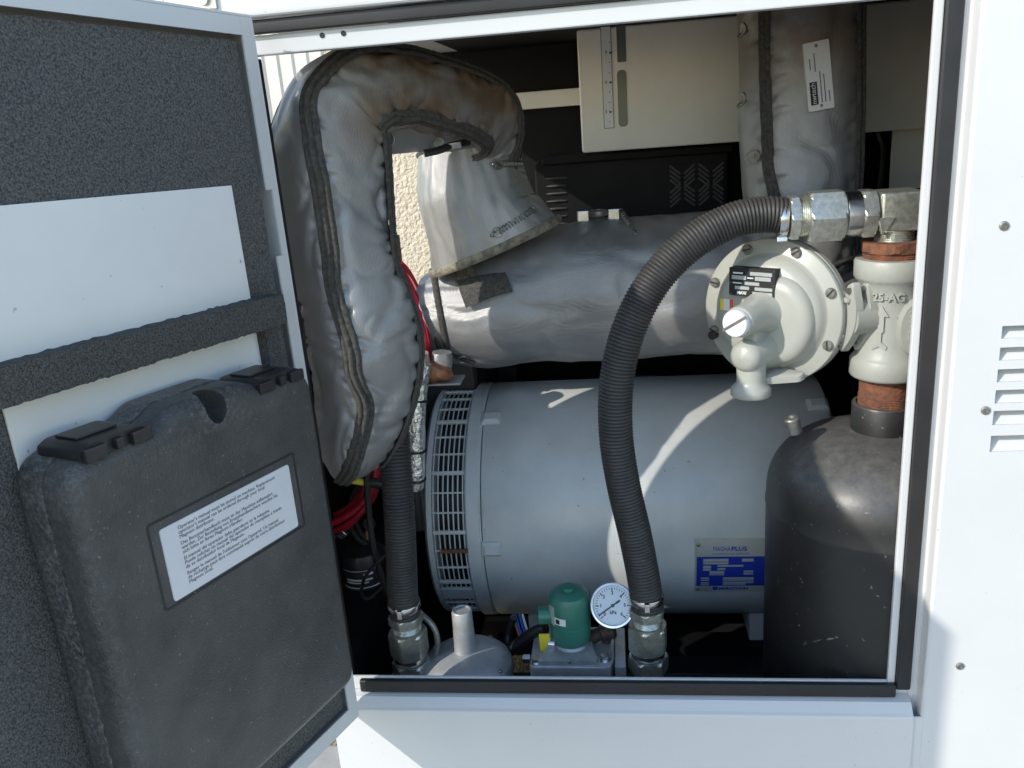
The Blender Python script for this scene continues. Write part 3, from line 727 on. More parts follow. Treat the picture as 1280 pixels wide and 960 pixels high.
# cloth web across the inner corner, with washers
q = [at(476, 152, .17), at(560, 166, .33), at(606, 182, .43), at(560, 190, .37), at(522, 190, .29), at(480, 194, .175)]
vs = []; fs = []
for i in range(25):
    for j in range(9):
        s_, t_ = i / 24, j / 8
        top = q[0].lerp(q[1], min(1, s_ * 2)) if s_ < .5 else q[1].lerp(q[2], (s_ - .5) * 2)
        bot = q[5].lerp(q[4], s_ / .45) if s_ < .45 else q[4].lerp(q[3], (s_ - .45) / .3) if s_ < .75 else q[3].lerp(q[2], (s_ - .75) / .25)
        p = top.lerp(bot, t_); p.y += .004 * noise.noise(p * 30) - .006 * math.sin(t_ * PI); vs.append(p)
for i in range(24):
    for j in range(8): fs.append((i * 9 + j, i * 9 + j + 1, (i + 1) * 9 + j + 1, (i + 1) * 9 + j))
n_ = len(vs); vs += [v + V((0, .005, 0)) for v in vs]; fs += [tuple(i + n_ for i in f[::-1]) for f in fs]
wb = part('corner_flap', (vs, fs), M_BLANK, eb, smooth=True, recalc=False)
ring_clip(eb, at(486, 174, .17), (-.1, -1, .1), .008)
ring_clip(eb, at(548, 178, .31), (-.1, -1, .1), .008)
part('strap', tube(cat([at(530, 192, .28), at(548, 188, .29), at(565, 182, .31), at(585, 178, .36)], 6), .0065, 8), M_CABLE, eb, smooth=True)
part('buckle', tf(box(-.012, .012, -.003, .003, -.006, .006, .002), frame(at(568, 182, .305), (0, -.3, 1), (1, .2, .25))), M_DSTEEL, eb)

# -- boot joining the elbow to the muffler
cb_ = thing('insulation_blanket', 'grey cloth boot laced with springs between elbow blanket and muffler', 'insulation', tuple(at(615, 318, .5)))
rows = [(582, 180, .52, 50, .07, 2.2), (584, 186, .52, 63, .095, 2.2), (586, 205, .515, 66, .098, 2.2), (592, 240, .51, 69, .10, 2.2), (599, 266, .505, 72, .098, 2.2), (609, 290, .50, 81, .094, 2.2), (617, 308, .50, 89, .092, 2.2)]
B2 = Blanket(rows, 14, .0038, seams=[[(0, 160), (1, 165)]], seed=8.7, fold=9, stretch=2.2)
part('cloth', B2.shell(), M_BLANK, cb_, smooth=True, angle=80)
part('hem', B2.hem(B2.N - 2, .009, .004), M_SEAMT, cb_, smooth=True, angle=70)
part('hem', B2.hem(14, .006, .004), M_SEAM, cb_, smooth=True, angle=70)
def on(B, px, py):
    """point of blanket B nearest to a sight line"""
    best = None
    for i in range(B.N):
        for k in range(10, 171, 3):
            p = B.surf(i, math.radians(k)); d = p - CAM_LOC; z = d.dot(_fw)
            e = (640 + FOC * d.dot(_rt) / z - px) ** 2 + (480 - FOC * d.dot(_up) / z - py) ** 2
            if best is None or e < best[0]: best = (e, p, (p - B.P[i]).normalized())
    return best[1], best[2]
p_, n_v = on(B2, 622, 207); ring_clip(cb_, p_ + n_v * .002, n_v, .006); r_, n2 = on(B2, 646, 206); spring(cb_, p_ + n_v * .008, r_ + n2 * .010)
p_, n_v = on(B2, 624, 290); ring_clip(cb_, p_ + n_v * .002, n_v, .006); r_, n2 = on(B2, 664, 262); spring(cb_, p_ + n_v * .008, r_ + n2 * .010)

# -- muffler blanket lying above the alternator
mb = thing('insulation_blanket', 'long grey cloth muffler blanket lying horizontally above the alternator', 'insulation', tuple(at(760, 450, .6)))
rows = [(541, 398, .58, 20, .04, 2.2), (543, 398, .58, 46, .09, 2.2), (548, 397, .58, 58, .115, 2.2), (565, 394, .585, 62, .125, 2.2), (600, 388, .59, 70, .135, 2.1), (660, 374, .60, 80, .145, 2.1), (730, 364, .60, 88, .150, 2.1), (820, 358, .60, 92, .152, 2.1), (930, 352, .60, 92, .152, 2.1), (1030, 346, .60, 90, .150, 2.1), (1066, 344, .60, 84, .14, 2.1), (1074, 344, .60, 60, .10, 2.1), (1076, 344, .60, 20, .05, 2.1)]
B3 = Blanket(rows, 14, .0050, seams=[[(0, 20), (1, 22)]], seed=5.5, fold=11, stretch=1.6, flip=-1)
part('cloth', B3.shell(), M_BLANK, mb, smooth=True, angle=80)
part('end_hem', B3.hem(34, .007, .004), M_SEAM, mb, smooth=True, angle=70)
def patch(B, quad, lift, nu=12, nv=6, th=.003):
    """strip of cloth laid over blanket B between four sight points"""
    vs = []; fs = []; cn = [on(B, *q) for q in quad]; nn = sum((n for p, n in cn), V((0, 0, 0))).normalized(); cor = [p + nn * lift for p, n in cn]
    for i in range(nu + 1):
        for j in range(nv + 1):
            a = i / nu; b = j / nv; t = [quad[0][k] * (1 - a) + quad[1][k] * a for k in (0, 1)]; u = [quad[3][k] * (1 - a) + quad[2][k] * a for k in (0, 1)]
            c = cor[0].lerp(cor[1], a).lerp(cor[3].lerp(cor[2], a), b); vs.append(c + nn * (.010 * math.sin(a * PI) + .006 * math.sin(b * PI) + .003 * noise.noise(c * 60)))
    for i in range(nu):
        for j in range(nv): fs.append((i * (nv + 1) + j, i * (nv + 1) + j + 1, (i + 1) * (nv + 1) + j + 1, (i + 1) * (nv + 1) + j))
    m_ = len(vs); vs2 = vs + [v + V((0, th, 0)) for v in vs]; fs2 = fs + [tuple(k + m_ for k in f[::-1]) for f in fs]
    return vs2, fs2
part('flap', patch(B3, [(561, 336), (586, 328), (606, 362), (577, 372)], .009), M_SEAMT, mb, smooth=True, recalc=False)
part('flap', patch(B3, [(572, 354), (632, 344), (640, 366), (583, 386)], .014), M_SEAM, mb, smooth=True, recalc=False)
st = [on(B3, 549, 432), on(B3, 560, 441), on(B3, 578, 447), on(B3, 594, 452)]
part('tie_strap', tube(cat([at(541, 405, .47)] + [p + n * .004 for p, n in st], 5), .004, 8), M_CABLE, mb, smooth=True)
part('strap_buckle', tf(torus(.011, .0018, 20, 6), frame(st[2][0] + st[2][1] * .006, st[2][1])), M_DSTEEL, mb, smooth=True)
# bracket with a spring clip on top of the muffler
k0 = at(748, 266, .58)
part('top_clip', tf(lathe([(.018, 0), (.020, .004), (.020, .010), (.016, .012), (.010, .012), (.010, .004), (0, .004)], 28), frame((k0.x, k0.y, k0.z - .006), (0, 0, 1))), M_DSTEEL, mb, smooth=True)
for sx in (-1, 1): part('clip_lug', box(k0.x + sx * .032 - .012, k0.x + sx * .032 + .012, k0.y - .006, k0.y + .004, k0.z - .016, k0.z + .006, .002), M_STEEL, mb)
p_, n_v = on(B3, 787, 287)
spring(mb, p_ + n_v * .004, (k0.x + .046, k0.y - .002, k0.z + .002), .005, 9)

# -- upright blanket in front of the cabinet
ub = thing('insulation_blanket', 'upright grey pipe blanket with riveted white data plate and lacing rings', 'insulation', tuple(at(1000, 330, .5)))
rows = [(1000, -30, .49, 70, .10, 2.3), (1000, -10, .49, 77, .112, 2.3), (1000, 50, .49, 77, .112, 2.3), (1001, 110, .49, 76, .110, 2.3), (1002, 170, .49, 74, .107, 2.3), (1002, 225, .49, 72, .105, 2.3), (1001, 280, .50, 68, .10, 2.3), (1001, 318, .51, 66, .098, 2.3), (1001, 330, .52, 50, .07, 2.3)]
B4 = Blanket(rows, 16, .0046, seams=[[(0, 133), (.55, 133), (.75, 115), (1, 112)], [(0, 40), (1, 36)]], seed=12.3, fold=13, flip=-1)
sh = part('cloth', B4.shell(), M_HOT2, ub, smooth=True, angle=80)
part('seam', B4.seam(0, 2, B4.N - 6, .010, .0045), M_SEAM, ub, smooth=True, angle=70)
part('seam', B4.seam(1, 2, B4.N - 6, .012, .006), M_SEAM, ub, smooth=True, angle=70)
for (px, py) in ((931, 38), (930, 122), (945, 194)):
    p_, n_v = on(B4, px, py); ring_clip(ub, p_ + n_v * .002, n_v, .010)
pc, nc = on(B4, 1020, 96); nc = (nc + V((0, -.6, 0))).normalized()
TMx = frame(pc + nc * .006, nc, V((0, 0, 1)).cross(nc)) @ Matrix.Rotation(math.radians(7), 4, 'Z')
tg = part('data_plate', tf(prism(rounded([(-.0215, -.056), (.0215, -.056), (.0215, .056), (-.0215, .056)], .002, 2), -.006, .0008), TMx), M_LABEL, ub)
TR = Matrix.Rotation(PI / 2, 4, 'Z')
tv = [tf(prism([(-.046, .004), (-.008, .004), (-.008, .0165), (-.046, .0165)], .0009, .0011), TR)]
part('plate_mark', tf(join(*tv), TMx), M_INKD, tg)
part('plate_logo', tf(tf(text_vf('nwtech', .012, .0001, width=.034), TR @ Matrix.Translation((-.044, .007, .0013))), TMx), M_LABEL, tg)
tv = [tf(box(x_, x_ + w_, y_, y_ + .0016, .0009, .0011), TR) for w_, x_, y_ in ((.052, -.044, -.003), (.046, -.044, -.009), (.018, .012, .012), (.030, .008, .004), (.018, -.044, -.016))]
part('plate_print', tf(join(*tv), TMx), M_INK, tg)
for s_ in (-1, 1): part('rivet', tf(lathe([(.0028, 0), (.0026, .001), (.0012, .0018), (0, .0018)], 14), TMx @ Matrix.Translation((0, s_ * .049, .0008))), M_DSTEEL, tg, smooth=True)

# ================================================================== ALTERNATOR
AY, AZ, AR = .645, .035, .276
al = thing('alternator', 'grey painted alternator drum with slotted end grille and blue data plate', 'alternator', (.55, AY, AZ - AR - .01))
AM = Matrix(((0, 0, 1, 0), (1, 0, 0, AY), (0, 1, 0, AZ), (0, 0, 0, 1)))      # local z -> +x, local x -> +y, local y -> z
def on_alt(px, py, r=AR):
    d = (at(px, py, 1.0) - CAM_LOC).normalized(); o = CAM_LOC - V((0, AY, AZ))
    a = d.y ** 2 + d.z ** 2; b = o.y * d.y + o.z * d.z; c = o.y ** 2 + o.z ** 2 - r * r
    t = (-b - math.sqrt(max(0, b * b - a * c))) / a; p = CAM_LOC + d * t
    return p, V((0, p.y - AY, p.z - AZ)).normalized()
x1_, x2_ = on_alt(604, 640)[0].x, .925
part('shell', tf(lathe([(AR - .02, x1_ - .006), (AR - .002, x1_ - .004), (AR, x1_), (AR, x2_ - .01), (AR - .004, x2_ - .002), (AR - .03, x2_), (AR - .05, x2_)], 160), AM), M_ALT, al, smooth=True)
part('end_bell', tf(lathe([(AR - .045, x2_ + .001), (AR - .045, x2_ + .012), (AR - .08, x2_ + .03), (.06, x2_ + .035), (.0, x2_ + .035)], 96), AM), M_ALT, al, smooth=True)
xr0 = on_alt(580, 640)[0].x
part('mounting_ring', tf(lathe([(AR - .03, xr0), (AR - .004, xr0), (AR + .001, xr0 + .004), (AR + .001, x1_ - .012), (AR - .004, x1_ - .0065), (AR - .03, x1_ - .0065)], 160), AM), M_ALT, al, smooth=True)
xe0, xe1 = on_alt(527, 640)[0].x, on_alt(538, 640)[0].x
GR = AR - .006
part('end_ring', tf(lathe([(GR - .06, xe0), (GR - .012, xe0), (GR, xe0 + .008), (GR, xe1), (GR - .012, xe1 + .002), (GR - .012, xe1 + .0021)], 128), AM), M_ALT, al, smooth=True)
gx0, gx1 = xe1 + .001, xr0 - .0005
part('stator', tf(lathe([(GR - .075, xe0 + .004), (GR - .045, xe0 + .02), (GR - .045, xr0 - .01), (GR - .06, xr0)], 64), AM), M_DARK, al, smooth=True)
me = mesh_of('grille_hoop', torus(GR - .002, .0017, 140, 6), M_ALT, True)
for i in range(7):
    x_ = gx0 + (gx1 - gx0) * (i + .3) / 6.6
    link('grille_hoop', me, al, AM @ Matrix.Translation((0, 0, x_)))
L_ = gx1 - gx0
mthin = mesh_of('grille_bar', box(-.0018, .0018, -.004, .0016, 0, L_, .0006, 1), M_ALT)
mthick = mesh_of('grille_bar', box(-.0042, .0042, -.005, .0026, 0, L_, .001, 1), M_ALT)
mwide = mesh_of('grille_bar', box(-.020, .020, -.006, .0012, 0, L_, .001, 1), M_ALT)
for i in range(40):
    a = 2 * PI * i / 40
    me = mwide if i % 20 == 13 else (mthick if i % 3 == 0 else mthin)
    # local bar: x tangent, y radial, z along axis
    link('grille_bar', me, al, AM @ Matrix.Rotation(a, 4, 'Z') @ Matrix.Translation((0, GR - .001, gx0)))
p_, n_v = on_alt(568, 689, GR + .006)
part('retaining_strip', tf(box(-.030, .030, -.004, .004, -.002, .003, .001), frame((p_.x, p_.y, p_.z), n_v, (1, 0, .02))), M_RUST, al)
for (px, py) in ((614, 523), (615, 686), (1022, 506)):
    p_, n_v = on_alt(px, py)
    b_ = part('lug', tf(loft([(rounded([(-.022, -.017), (.022, -.017), (.022, .017), (-.022, .017)], .003, 3), -.004), (rounded([(-.021, -.016), (.021, -.016), (.021, .016), (-.021, .016)], .003, 3), .004), (rounded([(-.014, -.010), (.014, -.010), (.014, .010), (-.014, .010)], .003, 3), .009)]), frame(p_, n_v, (1, 0, 0))), M_ALT, al)
for x_ in (.30, .80):
    part('foot', box(x_ - .04, x_ + .04, AY - .16, AY + .16, -.2615, AZ - AR + .05, .004), M_ALT, al)
# data plate wrapped on the drum
pa, pb = on_alt(868, 673)[0], on_alt(868, 739)[0]; pc_ = on_alt(962, 700)[0]
tha, thb = math.atan2(pa.z - AZ, -(pa.y - AY)), math.atan2(pb.z - AZ, -(pb.y - AY))
PW = pc_.x - pa.x; PH = (tha - thb) * AR
def wrap(vf):
    out = []
    for v in vf[0]:
        th = thb + v[1] / AR; r = AR + v[2]; out.append(V((pa.x + v[0], AY - r * math.cos(th), AZ + r * math.sin(th))))
    return out, vf[1]
def rect(x0, x1, y0, y1, h0, h1, n=6):
    vs = []; fs = []
    for h in (h0, h1):
        for j in range(n + 1):
            for x in (x0, x1): vs.append((x, y0 + (y1 - y0) * j / n, h))
    k = 2 * (n + 1)
    for j in range(n):
        a = 2 * j; fs += [(a, a + 1, a + 3, a + 2), (k + a, k + a + 2, k + a + 3, k + a + 1), (a, a + 2, k + a + 2, k + a), (a + 1, k + a + 1, k + a + 3, a + 3)]
    fs += [(0, k, k + 1, 1), (2 * n, 2 * n + 1, k + 2 * n + 1, k + 2 * n)]
    return vs, fs
dp = part('data_plate', wrap(rect(0, PW, 0, PH, -.001, .0014, 10)), M_PLATE, al)
part('printed_block', wrap(rect(.004, PW - .006, PH * .145, PH * .705, .0014, .0018, 8)), M_BLUEINK, dp)
cells = [(.017, .068, .62, .67), (.017, .068, .575, .61), (.095, .118, .62, .67), (.017, .033, .50, .55), (.046, .098, .53, .56), (.017, .033, .46, .49), (.046, .062, .47, .505), (.030, .060, .40, .45), (.030, .060, .37, .39), (.099, .118, .42, .455), (.099, .118, .38, .405), (.013, .030, .30, .325), (.013, .030, .255, .28), (.058, .120, .285, .325), (.058, .120, .255, .275), (.013, .030, .20, .225), (.013, .030, .165, .185), (.058, .120, .205, .235), (.058, .105, .17, .195)]
part('blank_cells', join(*[wrap(rect(a, min(b, PW - .008), PH * c, PH * d, .0018, .0021, 2)) for a, b, c, d in cells]), M_PLATE, dp)
part('brand_print', join(wrap(text_vf('MAGNA', .0135, .0001, width=.036)) if False else wrap(tf(text_vf('MAGNA', .0135, .0001, width=.034), Matrix.Translation((.038, PH * .80, .0016)))),
     wrap(tf(text_vf('PLUS', .0135, .0001, width=.031, bold=.0004), Matrix.Translation((.074, PH * .80, .0016)))),
     wrap(tf(text_vf('SYNCHRONOUS AC GENERATOR', .006, .0001, width=.074), Matrix.Translation((.036, PH * .735, .0016)))),
     wrap(tf(text_vf('MARATHON', .0105, .0001, width=.060, bold=.0006), Matrix.Translation((.050, PH * .055, .0016)))),
     wrap(rect(.038, .048, PH * .05, PH * .125, .0014, .0018, 2))), M_BLUEINK, dp)
for (x_, y_) in ((.007, PH * .90), (.007, PH * .07)):
    th = thb + y_ / AR; nv_ = V((0, -math.cos(th), math.sin(th)))
    part('plate_screw', tf(lathe([(.0042, 0), (.004, .0015), (.002, .0028), (0, .003)], 16), frame(V((pa.x + x_, AY, AZ)) + nv_ * (AR + .0012), nv_)), M_DSTEEL, dp, smooth=True)

# ================================================================== BLACK TANK
TX, TY, TRr = .929, .192, .187
tk = thing('separator_tank', 'black domed steel tank with dust and painted sun on its shoulder beside the door jamb', 'tank', (TX, TY, -.2845))
prof = [(TRr - .02, -.2845), (TRr, -.265), (TRr, .215), (TRr + .0012, .218), (TRr + .0012, .224), (TRr, .228)]
for k in range(1, 19):
    t = k / 19 * PI / 2; q_ = 2 / 2.5; prof.append((max(.049, TRr * math.cos(t) ** q_), .232 + .130 * math.sin(t) ** q_))
prof += [(.049, .3630)]
TM = Matrix.Translation((TX, TY, 0))
part('shell', tf(lathe(prof, 112), TM), M_TANK, tk, smooth=True, angle=40)
part('neck', tf(lathe([(.052, .352), (.0505, .362), (.0505, .404), (.049, .4065), (.044, .4065), (.044, .402)], 56), TM), M_TANK, tk, smooth=True)
q = at(990, 527, TY - .03)
part('weld_stud', tf(lathe([(.013, -.02), (.013, .006), (.011, .008), (.006, .008), (.005, .005), (0, .005)], 24), frame((q.x, q.y, q.z), (-.25, -.1, 1))), M_DSTEEL, tk, smooth=True)
# scrapes in the paint
def on_tank(px, py, r_=TRr + .0004):
    d = at(px, py, 0) - CAM_LOC; o = CAM_LOC - V((TX, TY, 0))
    a = d.x ** 2 + d.y ** 2; b = o.x * d.x + o.y * d.y; c = o.x ** 2 + o.y ** 2 - r_ * r_; return CAM_LOC + d * ((-b - math.sqrt(b * b - a * c)) / a)
rq = random.Random(11)
for k in range(7):
    x_ = 1000 + rq.uniform(0, 34); y_ = 806 - (x_ - 1000) * .26 + rq.uniform(-3, 3); L_ = rq.uniform(4, 13); w_ = rq.uniform(.4, 1.1); sp = []
    for i in range(6):
        f = i / 5; e_ = w_ * math.sin(f * PI) + .05
        for dy in (-e_, e_): sp.append(on_tank(x_ + L_ * f, y_ - L_ * f * .25 + dy + rq.uniform(-.3, .3)))
    part('paint_scrape', (sp, [(2 * i, 2 * i + 2, 2 * i + 3, 2 * i + 1) for i in range(5)]), M_DSTEEL, tk)
# ================================================================== PIPE FITTINGS ON THE TANK
np_ = thing('pipe_nipple', 'short rusty threaded pipe nipple between tank neck and grey strainer', 'pipe', (TX, TY, .40))
part('pipe', tf(lathe([(.038, .398)] + [(r, .4 + z) for r, z in threads(.0415, .022)] + [(.0405, .4225), (.0405, .462)], 64), TM), M_RUST, np_, smooth=True, angle=20)
va = thing('strainer_body', 'grey cast iron strainer body marked 25-AG with embossed flow arrow', 'valve', (TX, TY, .455))
prof = [(.046, .4535), (.055, .455), (.0575, .459), (.0575, .484), (.054, .489), (.0495, .494), (.047, .52), (.046, .555), (.047, .59), (.050, .612), (.0545, .617), (.0575, .622), (.0575, .646), (.055, .650), (.046, .6505)]
part('body', tf(lathe(prof, 80), TM), M_CAST, va, smooth=True, angle=50)
# bulging side branch and flange ears
BRM = frame((TX + .012, TY, .545), (1, -.35, -.12))
part('branch', tf(lathe([(.044, 0), (.044, .03), (.043, .05), (.040, .058), (.033, .062), (0, .063)], 48), BRM @ Matrix.Diagonal((1, 1.0, 1, 1))), M_CAST, va, smooth=True)
part('branch', tf(lathe([(.034, 0), (.034, .045), (.031, .052), (0, .053)], 40), frame((TX + .024, TY - .008, .545), (.02, -1, 0)) @ Matrix.Diagonal((.8, 1.35, .95, 1))), M_CAST, va, smooth=True)
fo = rounded([(-.064, 0), (-.020, -.026), (.020, -.026), (.064, 0), (.020, .026), (-.020, .026)], [.012, .03, .03, .012, .03, .03], 5)
part('flange_ear', tf(prism(fo, .040, .053, .002), frame((TX, TY, .558), (-1, -.34, .03), (0, -.16, 1))), M_CAST, va, smooth=True)
part('side_neck', tf(lathe([(.030, .02), (.030, .076)], 40), frame((TX, TY, .558), (-1, -.34, .03))), M_CAST, va, smooth=True)
fl_ = part('flange_cover', tf(prism(fo, .066, .079, .003), frame((TX, TY, .558), (-1, -.34, .03), (0, -.16, 1))), M_CAST, va, smooth=True)
FMx = frame((TX, TY, .558), (-1, -.34, .03), (0, -.16, 1))
for s_ in (-1, 1):
    part('flange_bolt', tf(join(hexnut(.0095, .006), tf(lathe([(.0045, 0), (.0045, .052)], 14), Matrix.Translation((0, 0, .0)))), FMx @ Matrix.Translation((s_ * .046, 0, .0335))), M_DSTEEL, va)
    part('flange_rib', tf(box(-.004, .004, -.006, .006, .078, .086, .003), FMx @ Matrix.Translation((s_ * .03, 0, 0))), M_CAST, va)
def wrapz(vf, r, a0):
    """local x runs round the upright body, y is height, z is radial"""
    out = []
    for v in vf[0]:
        a = a0 + v[0] / r; out.append(V((TX + (r + v[2]) * math.sin(a), TY - (r + v[2]) * math.cos(a), v[1])))
    return out, vf[1]
part('cast_lettering', wrapz(tf(text_vf('25-AG', .0175, .0016, width=.046, bold=.0005), Matrix.Translation((-.030, .589, .0012))), .0490, -.22), M_CAST, va)
arr = prism([(-.0035, -.022), (.0035, -.022), (.0035, .004), (.010, .004), (0, .020), (-.010, .004), (-.0035, .004)], -.005, .0015)
part('flow_arrow', wrapz(tf(arr, Matrix.Translation((-.012, .560, -.0005))), .0490, -.28), M_CAST, va)
part('flow_arrow', wrapz(tf(prism([(-.003, .022), (.003, .022), (.003, -.006), (.012, -.013), (.010, -.019), (0, -.013), (-.010, -.020), (-.012, -.014), (-.003, -.006)], -.005, .0015), Matrix.Translation((-.014, .528, -.0005))), .0490, -.28), M_CAST, va)
part('cast_lettering', tf(text_vf('780601', .017, .0016, width=.046, bold=.0004), frame((TX + .024, TY - .0575, .528), (.02, -1, 0), (0.0, .0, 1)) @ Matrix.Translation((0, 0, .0008))), M_CAST, va)
bu = thing('reducing_bushing', 'rusty red hexagon reducing bushing on top of the strainer', 'fitting', (TX, TY, .648))
part('bush_threads', tf(lathe([(.04, .648)] + [(r, .649 + z) for r, z in threads(.0455, .011)] + [(.042, .662)], 64), TM), M_RUST, bu, smooth=True, angle=20)
part('hex_head', tf(hexnut(.0535, .0165, .003, .3), TM @ Matrix.Translation((0, 0, .6605))), M_RUST, bu)

# ================================================================== ZINC ELBOW
HZ = .7215
el = thing('elbow_fitting', 'square zinc plated elbow screwed into the rusty bushing', 'fitting', (TX, TY, .676))
part('block', box(TX - .0315, TX + .0315, TY - .0315, TY + .0315, HZ - .028, HZ + .033, .006, 3), M_ZINC, el, smooth=True, angle=50)
part('stub_threads', tf(lathe([(.028, .675)] + [(r, .676 + z) for r, z in threads(.0295, .017)] + [(.0285, .694)], 56), TM), M_ZINC, el, smooth=True, angle=20)
part('cast_rib', tf(prism([(-.020, 0), (.006, 0), (-.006, -.020), (-.014, -.026)], 0, .004, .001), frame((TX - .016, TY - .0315, HZ - .004), (0, -1, 0))), M_ZINC, el)

# ================================================================== HOSES
def hose(path, r, pitch, parent, n=28):
    pts = resample(cat(path, 16), pitch / 4)
    def rad(i): return r * (1.0, 1.035, 1.0, .945)[i % 4]
    return part('rubber_hose', tube(pts, rad, n), M_HOSE, parent, smooth=True, angle=70), pts
def clamp(parent, c, axis, r, w=.013, bolt_dir=None):
    M = frame(c, axis)
    k = part('hose_clamp', tf(lathe([(r - .001, -w / 2), (r + .0015, -w / 2), (r + .002, -w / 2 + .001), (r + .002, w / 2 - .001), (r + .0015, w / 2), (r - .001, w / 2)], 56), M), M_STEEL, parent, smooth=True)
    b = V(bolt_dir) if bolt_dir else V((0, -1, 0)); b = (b - V(axis).normalized() * b.dot(V(axis).normalized())).normalized()
    B = frame(V(c) + b * (r + .004), b, V(axis).cross(b))
    part('clamp_ear', tf(box(-.0045, .0045, -w * .62, w * .62, -.003, .005, .0012), B), M_STEEL, k)
    return k
HX = .762                                              # where the upper hose end meets its fitting
bh = thing('fuel_hose', 'thick black corrugated hose arching from the zinc elbow down past regulator', 'hose', (.524, .12, -.09))
path = [(HX + .012, TY, HZ)] + [tuple(at(x, y, Y)) for x, y, Y in ((957, 268, .19), (915, 276, .185), (868, 301, .175), (829, 337, .165), (800, 380, .155), (780, 430, .145), (770, 485, .138), (770, 545, .132), (779, 605, .127), (793, 665, .122), (803, 715, .12))]
lo = at(808, 747, .12); path += [(lo.x, .12, lo.z), (lo.x + .001, .12, lo.z - .022)]
hose(path, .0282, .0060, bh)
AX = Matrix.Translation((0, TY, HZ))
fx = frame((0, TY, HZ), (1, 0, 0), (0, 0, 1))
clamp(bh, (HX - .006, TY, HZ), (1, 0, 0), .0285, .013, (0, -.2, -1))
part('swivel_nut', tf(hexnut(.0375, .015, .002, PI / 6), fx @ Matrix.Translation((0, 0, HX + .0035))), M_ZINC, bh)
part('thread', tf(lathe([(.028, HX + .018)] + [(r, HX + .0185 + z) for r, z in threads(.031, .0125)] + [(.030, HX + .032)], 48), fx), M_ZINC, bh, smooth=True, angle=20)
part('adapter_hex', tf(hexnut(.0435, .054, .004, PI / 6), fx @ Matrix.Translation((0, 0, HX + .032))), M_ZINC, bh)
part('union_hex', tf(hexnut(.0405, .022, .003, PI / 6), fx @ Matrix.Translation((0, 0, HX + .111))), M_ZINC, bh)
part('union_collar', tf(lathe([(.034, HX + .0865), (.036, HX + .089), (.0355, HX + .1105)], 48), fx), M_STEEL, bh, smooth=True)
part('union_stub', tf(lathe([(.026, HX + .1335), (.026, TX - .0318)], 40), fx), M_STEEL, bh, smooth=True)
def lower_fitting(parent, x, y, z, s=1.0):
    """stack under a hose end whose clamp sits at height z"""
    T = Matrix.Translation((x, y, 0)); up = lambda h: T @ Matrix.Translation((0, 0, h))
    clamp(parent, (x, y, z), (0, 0, 1), .0285, .013)
    part('swivel_nut', tf(hexnut(.0335, .017, .002, .35), up(z - .037)), M_ZINC, parent)
    part('thread', tf(lathe([(.024, z - .053)] + [(r, z - .0525 + h) for r, h in threads(.027, .014)] + [(.026, z - .0375)], 40), T), M_ZINC, parent, smooth=True, angle=20)
    part('adapter_hex', tf(hexnut(.0375, .050, .004, .35), up(z - .1035)), M_ZINC, parent)
    part('collar', tf(lathe([(.029, z - .117), (.031, z - .114), (.031, z - .1038)], 40), T), M_STEEL, parent, smooth=True)
    part('lower_nut', tf(hexnut(.0375, .030, .004, .1), up(z - .148)), M_ZINC, parent)
lower_fitting(bh, lo.x, .12, lo.z)
lh = thing('fuel_hose', 'straight black corrugated hose hanging below the elbow blanket', 'hose', (.08, .12, -.09))
l0 = at(505, 756, .12)
hose([tuple(at(484, 430, .30)), tuple(at(487, 470, .25)), tuple(at(491, 520, .19)), tuple(at(495, 580, .15)), tuple(at(500, 660, .127)), (l0.x, .12, l0.z + .02), (l0.x, .12, l0.z - .022)], .0275, .0060, lh)
lower_fitting(lh, l0.x, .12, l0.z)
bp = tf(box(-.042, .034, -.035, .035, -.115 - 0, -.086, .003), Matrix.Translation((l0.x, .12, 0)))
part('base_flange', bp, M_ALU, lh)
part('flange_hole', tf(lathe([(.006, 0), (.006, .0008), (0, .0008)], 18), Matrix.Translation((l0.x - .027, .092, -.0858))), M_RUST, lh)

# ================================================================== GAS REGULATOR
RC = V((.752, .235, .560)); az = math.radians(37)
RN = V((-math.sin(az), -math.cos(az), .02)).normalized()
RM = frame(RC, RN, V((0, 0, 1)).cross(RN))             # local x to the right, y up, z out of the face
rg = thing('gas_regulator', 'light grey round gas regulator with slotted white adjusting cap', 'regulator', tuple(RC - V((0, 0, .125))))
FR = .124
part('rear_casing', tf(lathe([(.03, -.085), (.045, -.080), (.075, -.05), (.098, -.026), (FR - .002, -.022), (FR, -.020), (FR, -.0075), (FR - .002, -.006)], 96), RM), M_GREY, rg, smooth=True)
part('gasket', tf(lathe([(FR - .0035, -.006), (FR - .0035, -.003)], 96), RM), M_INKD, rg, smooth=True)
prof = [(FR - .002, -.003), (FR, -.0015), (FR, .006), (FR - .002, .008), (.102, .0085), (.099, .0105), (.096, .017), (.089, .026), (.076, .032), (.05, .0345), (0, .0345)]
part('bonnet', tf(lathe(prof, 112), RM), M_GREY, rg, smooth=True, angle=50)
# raised kidney shaped chamber on the bonnet
kid = []
for k in range(40):
    a = 2 * PI * k / 40; r = .066 + .008 * math.cos(a); kid.append((.018 + r * .96 * math.cos(a), -.006 + r * 1.14 * math.sin(a)))
part('chamber', tf(loft([(kid, .020), (inset(kid, .002), .032), (inset(kid, .006), .0385), (inset(kid, .013), .0435), (inset(kid, .024), .0465)]), RM), M_GREY, rg, smooth=True, angle=60)
SPM = RM @ Matrix.Translation((.004, .006, 0))
tw = part('spring_tower', tf(lathe([(.045, .030), (.038, .042), (.032, .056), (.0285, .072), (.0265, .095), (.0255, .118), (.0240, .121), (.0, .121)], 56), SPM), M_GREY, rg, smooth=True, angle=50)
cp = part('adjusting_cap', tf(lathe([(.0215, .1212), (.0222, .124), (.0222, .132), (.0205, .1345), (0, .1345)], 40), SPM), M_LABEL, tw, smooth=True)
